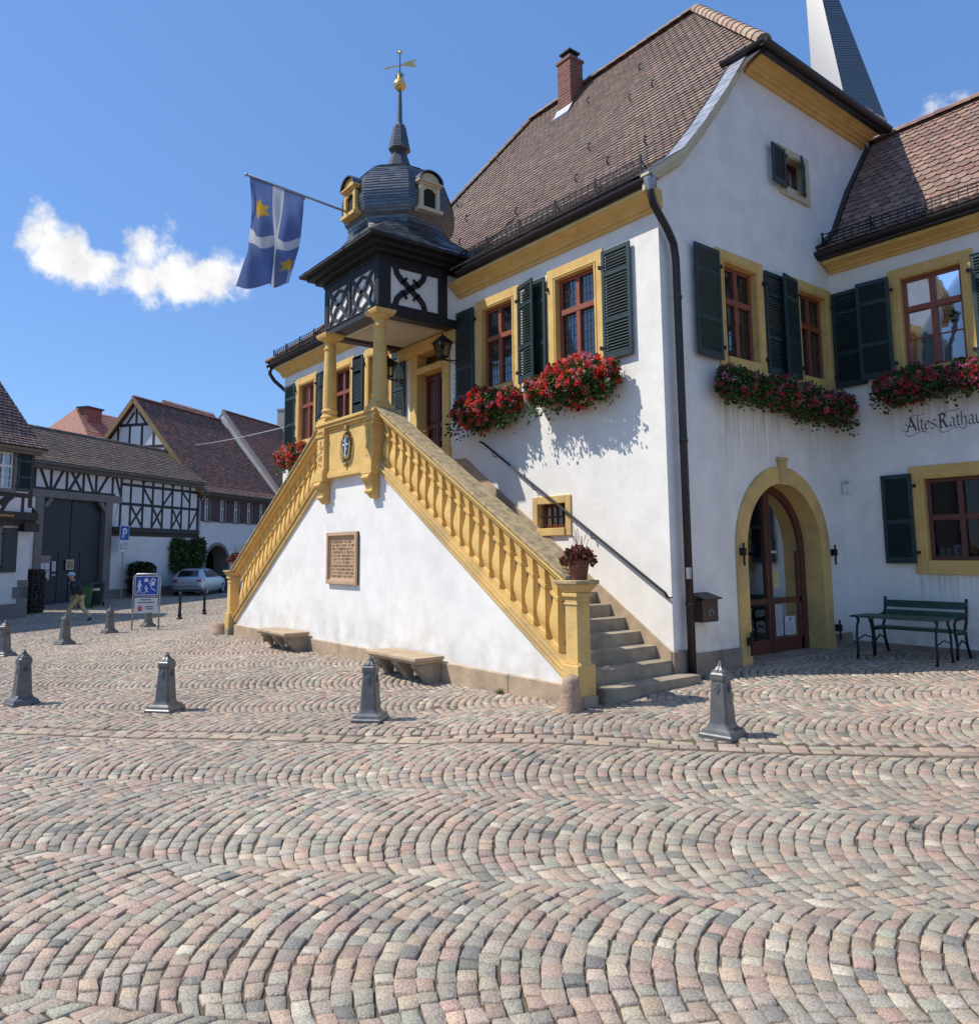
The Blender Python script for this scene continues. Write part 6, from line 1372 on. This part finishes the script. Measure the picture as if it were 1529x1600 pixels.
disc(-.27, 1.46, .04); seg((-.27, 1.42), (-.27, 1.27), .08); seg((-.28, 1.29), (-.35, 1.10), .035); seg((-.26, 1.29), (-.22, 1.10), .035); seg((-.29, 1.39), (-.36, 1.28), .025); seg((-.25, 1.38), (-.17, 1.31), .025)
disc(-.02, 1.30, .028); seg((-.02, 1.27), (.0, 1.17), .05); seg((-.08, 1.24), (.06, 1.24), .022); seg((.0, 1.18), (-.07, 1.10), .022); seg((.0, 1.18), (.07, 1.12), .022); disc(-.13, 1.10, .02)
seg((-.1, 1.48), (.06, 1.48), .055); seg((-.07, 1.53), (.03, 1.53), .04); disc(-.07, 1.45, .02); disc(.03, 1.45, .02)
seg((.24, 1.33), (.24, 1.45), .13); seg((.15, 1.46), (.25, 1.55), .03); seg((.35, 1.46), (.24, 1.55), .03); seg((.10, 1.44), (.20, 1.24), .025); seg((.20, 1.24), (.36, 1.16), .025)
m.build('symbol_panel', PAINTC, t)
m = MB(); m.box(-h+.07, h-.07, -.015, .015, .50, .95, (.60, .60, .60)); K_ = (.06, .06, .07)
for (z, a, b) in ((.875, -.20, .20), (.795, -.31, .31), (.665, -.02, .30), (.60, .0, .27)):
    x = a
    while x < b: w_ = random.uniform(.02, .05); m.box(x, min(x+w_, b), -.018, -.015, z, z+.04, K_); x += w_+.014
m.lathe([(.001, 0), (.085, 0), (.085, .003), (.001, .003)], 20, 0, (.42, .03, .03), T(-.22, -.0155, .63) @ Matrix.Rotation(pi/2, 4, 'X')); m.lathe([(.001, 0), (.045, 0), (.045, .003), (.001, .003)], 16, 0, (.5, .2, .2), T(-.21, -.0175, .635) @ Matrix.Rotation(pi/2, 4, 'X'))
m.build('text_panel', PAINTC, t)
# slim posts
def post(label, x, y):
    t = thing('slim_post', label, 'post', (x, y, g(x, y)), 0, 'slim dark posts along the pavement'); m = MB()
    m.lathe([(.10, -.05), (.10, .04), (.07, .06), (.06, .1), (.075, .13), (.075, .17), (.05, .2), (.055, .24), (.05, .27), (.045, .75), (.06, .77), (.06, .79), (.045, .81), (.045, .86), (.055, .88), (.05, .92), (.03, .95), (.005, .965)], 14); m.build('shaft', IRON, t, smooth=True, autosm=50); return t
post('slim dark post left of the silver car, nearer the play-street sign', -21.5, -.5); post('slim dark post in front of the silver car, nearer the stair', -23.0, .85); post('slim black post at the foot of the corner house by the left edge', -27.2, -5.15)
# bins
def bin_(label, x, y, col, nm, rz):
    t = thing('wheelie_bin', label, 'bin', (x, y, g(x, y)), rz); m = MB(); s_ = lambda z: .21+.07*z
    m.add([(sx*s_(z), sy*s_(z), z) for z in (.08, .95) for (sx, sy) in ((-1, -1), (1, -1), (1, 1), (-1, 1))], [(0, 1, 2, 3), (4, 5, 6, 7), (0, 1, 5, 4), (1, 2, 6, 5), (2, 3, 7, 6), (3, 0, 4, 7)]); m.box(-.29, .29, -.30, .30, .92, .97); m.build('body', mat(nm, col, .5, .08, 6), t, bevel=.02)
    m = MB(); m.add([(-.31, -.32, .97), (.31, -.32, .97), (.31, .33, .99), (-.31, .33, .99), (-.28, -.28, 1.03), (.28, -.28, 1.03), (.28, .26, 1.09), (-.28, .26, 1.09)], [(0, 1, 2, 3), (4, 5, 6, 7), (0, 1, 5, 4), (1, 2, 6, 5), (2, 3, 7, 6), (3, 0, 4, 7)]); m.tube([(-.26, .36, .99), (.26, .36, .99)], .02, 6); m.build('lid', mat(nm+'_lid', (.03, .032, .034), .5, .1, 6), t, bevel=.015)
    m = MB()
    for sx in (-1, 1): m.tube([(sx*.24-.03, .24, .1), (sx*.24+.03, .24, .1)], .10, 14)
    m.build('wheel', IRON, t, split=.02); m = MB(); m.box(-.16, .16, -.305, -.30, .70, .82); m.build('sticker', WHITE, t) if 'dark' in label else None
bin_('green wheelie bin with a grey lid behind the walking man', -30.1, -1.95, (.03, .12, .035), 'green_bin_plastic', R(70)); bin_('dark grey wheelie bin with white sticker right of the green one', -30.75, -1.35, (.025, .025, .028), 'grey_bin_plastic', R(70))
# stacked logs beside the lamp
ls = thing('log_stack', 'dark tall stack of split logs beside the street lamp', 'log stack', (-28.5, -4.15, g(-28.5, -4.15)), SA)
m = MB(); rg = random.Random(4)
for k in range(15):
    for i in range(5):
        x = -.32+.135*i+(.06 if k % 2 else 0)+rg.uniform(-.015, .015); z = .07+.115*k; r_ = rg.uniform(.05, .066); dy = rg.uniform(-.04, .02)
        m.tube([(x, -.3+dy, z), (x, .3, z)], r_, 7)
m.build('logs', mat('dark_bark_wood', (.03, .024, .02), .9, .25, 9), ls)
# overhead wire
t = MB(); wa_, wb_ = Vector(sp(9.2, -2.0, 9.0)), Vector((LX, 1.2, 5.9)); n = 20
t.tube([wa_.lerp(wb_, i/n)+Vector((0, 0, -.35*4*(i/n)*(1-i/n)*.3)) for i in range(n+1)], .02, 5); tag(t.build('overhead_wire', mat('pale_wire', (.4, .4, .4), .5, .05, 3)), 'thin pale overhead wire running from the roofs to the town hall', 'wire')

# ================================================================ parked car
cr_ = thing('parked_car', 'silver hatchback parked in the shade, seen from behind', 'car', (-35.4, 3.93, g(-35.4, 3.93)), R(143))
SIL = mat('silver_paint', (.55, .58, .62), .28, .04, 6, metal=.55, spec=.6)
st_ = [  # x (rear 0 -> front), half width, z bottom, z shoulder, z roof, half roof width
 (0.0, .70, .42, .78, .80, .66), (.05, .80, .28, .90, .98, .70), (.16, .87, .22, .95, 1.10, .66), (.42, .885, .20, .96, 1.38, .57), (.62, .885, .20, .96, 1.44, .56), (1.4, .885, .18, .95, 1.44, .57), (2.1, .885, .18, .94, 1.42, .57), (2.6, .885, .18, .93, 1.28, .58), (3.1, .88, .18, .92, .95, .70), (3.7, .85, .20, .82, .85, .66), (4.0, .78, .24, .70, .72, .6), (4.2, .60, .34, .56, .58, .5)]
pts = []; 
for (x, hw, zb_, zs_, zr_, hr) in st_:
    half = [(0, zb_), (hw*.92, zb_), (hw, zb_+.12), (hw*1.0, (zb_+zs_)/2+.05), (hw*.97, zs_), (hw*.93, zs_+.02), (hr+.04, zs_+(zr_-zs_)*.8), (hr-.02, zr_-.005), (hr*.5, zr_+.015), (0, zr_+.02)]
    pts.append(half)
V_ = []; F_ = []; nh = 10; ring = 2*nh-2
for (s_, half) in zip(st_, pts):
    V_ += [(s_[0], y, z) for (y, z) in half]+[(s_[0], -y, z) for (y, z) in half[1:-1][::-1]]
for i in range(len(st_)-1):
    for k in range(ring): F_.append((i*ring+k, i*ring+(k+1) % ring, (i+1)*ring+(k+1) % ring, (i+1)*ring+k))
F_ += [tuple(range(ring)), tuple(range((len(st_)-1)*ring, len(st_)*ring))]
m = MB(); m.add(V_, F_); bd = m.build('body', SIL, cr_, smooth=True); sb_ = bd.modifiers.new('sub', 'SUBSURF'); sb_.levels = sb_.render_levels = 2
CG_ = mat('car_glass', (.012, .016, .02), .08, .05, 3, spec=.8)
m = MB(); m.add([(.105, -.56, 1.02), (.105, .56, 1.02), (.37, .48, 1.34), (.37, -.48, 1.34)], [(0, 1, 2, 3)]); m.v = [v+Vector((-.03, 0, .012)) for v in m.v]; m.build('rear_window', CG_, cr_)
for s_ in (-1, 1):
    m = MB(); 
    for xs2 in (((.62, .98), (.78, 1.34), (1.22, 1.38), (1.22, .99)), ((1.30, .99), (1.30, 1.38), (2.15, 1.36), (2.62, 1.0))):
        m.add([(x, s_*(.885-(z-.95)*.72), z) for (x, z) in xs2], [(0, 1, 2, 3)])
    m.build('side_window', CG_, cr_, split=.01)
    m = MB(); m.tube([(.66, s_*.70, .31), (.66, s_*.875, .31)], .315, 24); m.tube([(3.28, s_*.70, .31), (3.28, s_*.875, .31)], .315, 24); wh = m.build('wheel', mat('tyre', (.015, .015, .016), .8, .1, 6) if 'tyre' not in MATS else MATS['tyre'], cr_, bevel=.03, seg=2, split=.05)
    m = MB()
    for x in (.66, 3.28): m.tube([(x, s_*.86, .31), (x, s_*.882, .31)], .20, 20); 
    m.build('rim', ZINC, wh, split=.05)
    m = MB(); m.add([(.03, s_*.50, .76), (.03, s_*.74, .74), (.13, s_*.85, .76), (.30, s_*.875, .86), (.16, s_*.84, .92), (.06, s_*.72, .90), (.04, s_*.52, .88)], [(0, 1, 2, 3, 4, 5, 6)]); m.v = [v+Vector((-.022, s_*.006, 0)) for v in m.v]; m.build('tail_light', mat('red_lens', (.35, .015, .015), .2, .05, 5) if 'red_lens' not in MATS else MATS['red_lens'], cr_)
m = MB(); m.box(-.035, -.02, -.26, .26, .66, .77); m.build('number_plate', mat('plate', (.4, .4, .4), .5, .05, 5), cr_); m = MB(); m.box(-.05, .4, -.84, .84, .22, .36); m.box(-.03, -.0, -.78, .78, .50, .53); m.build('bumper', mat('car_plastic', (.05, .052, .056), .5, .1, 5), cr_, bevel=.04, seg=2)

# ================================================================ walking man
mn = thing('person', 'man in a dark jacket, beige trousers and light blue cap walking left', 'person', (-23.35, -3.42, g(-23.35, -3.42)-.02), R(-128))   # local +x = walking direction
def skin(name, verts, edges, radii, material, parent, sub=2):
    me = bpy.data.meshes.new(name); me.from_pydata(verts, edges, []); o = bpy.data.objects.new(name, me); COL.objects.link(o); o.parent = parent; me.materials.append(material)
    md = o.modifiers.new('skin', 'SKIN'); md.use_smooth_shade = True
    for i, r_ in enumerate(radii): me.skin_vertices[0].data[i].radius = r_ if isinstance(r_, tuple) else (r_, r_)
    me.skin_vertices[0].data[0].use_root = True
    s_ = o.modifiers.new('sub', 'SUBSURF'); s_.levels = s_.render_levels = sub; return o
SKN = mat('skin', (.42, .22, .15), .6, .06, 8); JCK = mat('navy_jacket', (.012, .013, .02), .8, .1, 12); TRO = mat('beige_trousers', (.55, .40, .20), .8, .08, 12); SHO = mat('brown_shoes', (.06, .02, .015), .5, .1, 9); CAPM = mat('light_blue_cap', (.36, .50, .60), .7, .1, 12)
# body: pelvis, spine leaning forward, neck, head, arms, legs in one surface
BV = [(0, 0, .88), (.06, 0, 1.08), (.15, 0, 1.30), (.21, 0, 1.40), (.26, 0, 1.46), (.30, 0, 1.52), (.32, 0, 1.60), (.31, 0, 1.66),
      (.16, .19, 1.34), (.02, .25, 1.10), (.10, .24, .88), (.13, .23, .80), (.16, -.19, 1.34), (.18, -.26, 1.08), (.33, -.24, .92), (.39, -.23, .86),
      (0, .09, .84), (.24, .09, .48), (.34, .09, .08), (.45, .09, .04), (0, -.09, .84), (-.10, -.09, .46), (-.40, -.09, .12), (-.31, -.09, .03)]
BE = [(0, 1), (1, 2), (2, 3), (3, 4), (4, 5), (5, 6), (6, 7), (2, 8), (8, 9), (9, 10), (10, 11), (2, 12), (12, 13), (13, 14), (14, 15), (0, 16), (16, 17), (17, 18), (18, 19), (0, 20), (20, 21), (21, 22), (22, 23)]
BR = [.13, .13, .15, .08, .055, .075, .095, .07, .07, .045, .032, .028, .07, .045, .032, .028, .085, .055, .038, .03, .085, .055, .038, .03]
body = skin('body', BV, BE, BR, SKN, mn)
m = MB(); m.ball((.40, 0, 1.565), .022, 8, 6); m.ball((.345, .035, 1.60), .012, 6, 4); m.ball((.345, -.035, 1.60), .012, 6, 4); m.ball((.29, .10, 1.585), .022, 7, 5, sq=(1, .4, 1.3)); m.ball((.29, -.10, 1.585), .022, 7, 5, sq=(1, .4, 1.3))
for s_, bx, by, bz in ((1, .14, .23, .79), (-1, .40, -.23, .845)):
    m.ball((bx, by, bz-.02), .035, 8, 6, sq=(1, .6, 1.2))
    for k in range(4): m.tube([(bx-.02+.016*k, by, bz-.05), (bx-.012+.018*k, by-s_*.01, bz-.09), (bx-.0+.018*k, by-s_*.025, bz-.12+.006*abs(k-1.5))], [.009, .008, .006], 6)
    m.tube([(bx+.03, by, bz-.01), (bx+.05, by-s_*.02, bz-.04), (bx+.055, by-s_*.03, bz-.07)], [.010, .009, .007], 6)
m.build('face_and_hands', SKN, body, smooth=True)
skin('jacket', [BV[0][:2]+(.84,), BV[1], BV[2], (.20, 0, 1.40), BV[8], BV[9], (.09, .242, .90), BV[12], BV[13], (.31, -.242, .935)], [(0, 1), (1, 2), (2, 3), (2, 4), (4, 5), (5, 6), (2, 7), (7, 8), (8, 9)], [.165, .165, .175, .085, .09, .07, .055, .09, .07, .055], JCK, mn)
skin('trousers', [(0, 0, .90), (0, .09, .82), BV[17], (.335, .09, .11), (0, -.09, .82), BV[21], (-.385, -.09, .15)], [(0, 1), (1, 2), (2, 3), (0, 4), (4, 5), (5, 6)], [.14, .11, .078, .068, .11, .078, .068], TRO, mn)
for (a, b, c) in (((.32, .09, .06), (.42, .09, .045), (.52, .09, .035)), ((-.42, -.09, .12), (-.36, -.09, .05), (-.30, -.09, .015))):
    m = MB(); m.tube([a, b, c], [.055, .055, .038], 10); m.build('shoe', SHO, mn, smooth=True, bevel=.01)
m = MB(); m.ball((.305, 0, 1.645), .118, 16, 10, sq=(1.05, .92, .72)); m.prism([(.36, -.085), (.36, .085), (.47, .065), (.50, 0), (.47, -.065)], 1.625, 1.64, 'z'); m.build('cap', CAPM, mn, smooth=True, autosm=40)
m = MB(); m.tube([(.345, .02, 1.36), (.27, .02, 1.2), (.21, .0, 1.02)], [.03, .035, .03], 6); m.build('shirt', WHITE, mn)
m = MB(); m.tube([(.10, .20, 1.42), (.30, .06, 1.2), (.22, -.12, 1.0)], .012, 5); m.build('strap', MATS['pale_wire'], mn)

# weeds in the joints
def tuft(label, x, y, n, sz, seed):
    t = thing('grass_tuft', label, 'weed', (x, y, g(x, y)), 0, 'weeds between the stones'); rg = np.random.default_rng(seed)
    P = np.stack([rg.normal(0, sz*.5, n), rg.normal(0, sz*.3, n), np.zeros(n)], 1); d = np.stack([rg.normal(0, .5, n), rg.normal(0, .5, n), np.ones(n)], 1); d /= np.linalg.norm(d, axis=1)[:, None]; L_ = (sz*rg.uniform(.5, 1.2, n))[:, None]; e = np.stack([rg.normal(0, 1, n), rg.normal(0, 1, n), 0*d[:, 0]], 1); e /= np.linalg.norm(e, axis=1)[:, None]; w_ = sz*.10
    Q = np.stack([P-e*w_*.5, P+e*w_*.5, P+d*L_*.6+e*w_*.4, P+d*L_], 1); c = np.array([(.06, .10, .02), (.09, .13, .03), (.12, .13, .05)])[rg.integers(0, 3, n)]
    npmesh('blades', Q.reshape(-1, 3), np.arange(n*4).reshape(-1, 4), LEAF, t, c)
tuft('small grass tuft at the foot of the stair plinth right of the second stone bench', -1.35, -2.12, 70, .09, 1)
tuft('tiny green weed in a joint of the roadway right of the lone bollard', 4.55, -3.1, 36, .045, 2)
tuft('tiny green weed in a joint of the cobbles near the bottom right corner', 5.95, -6.1, 36, .04, 3)
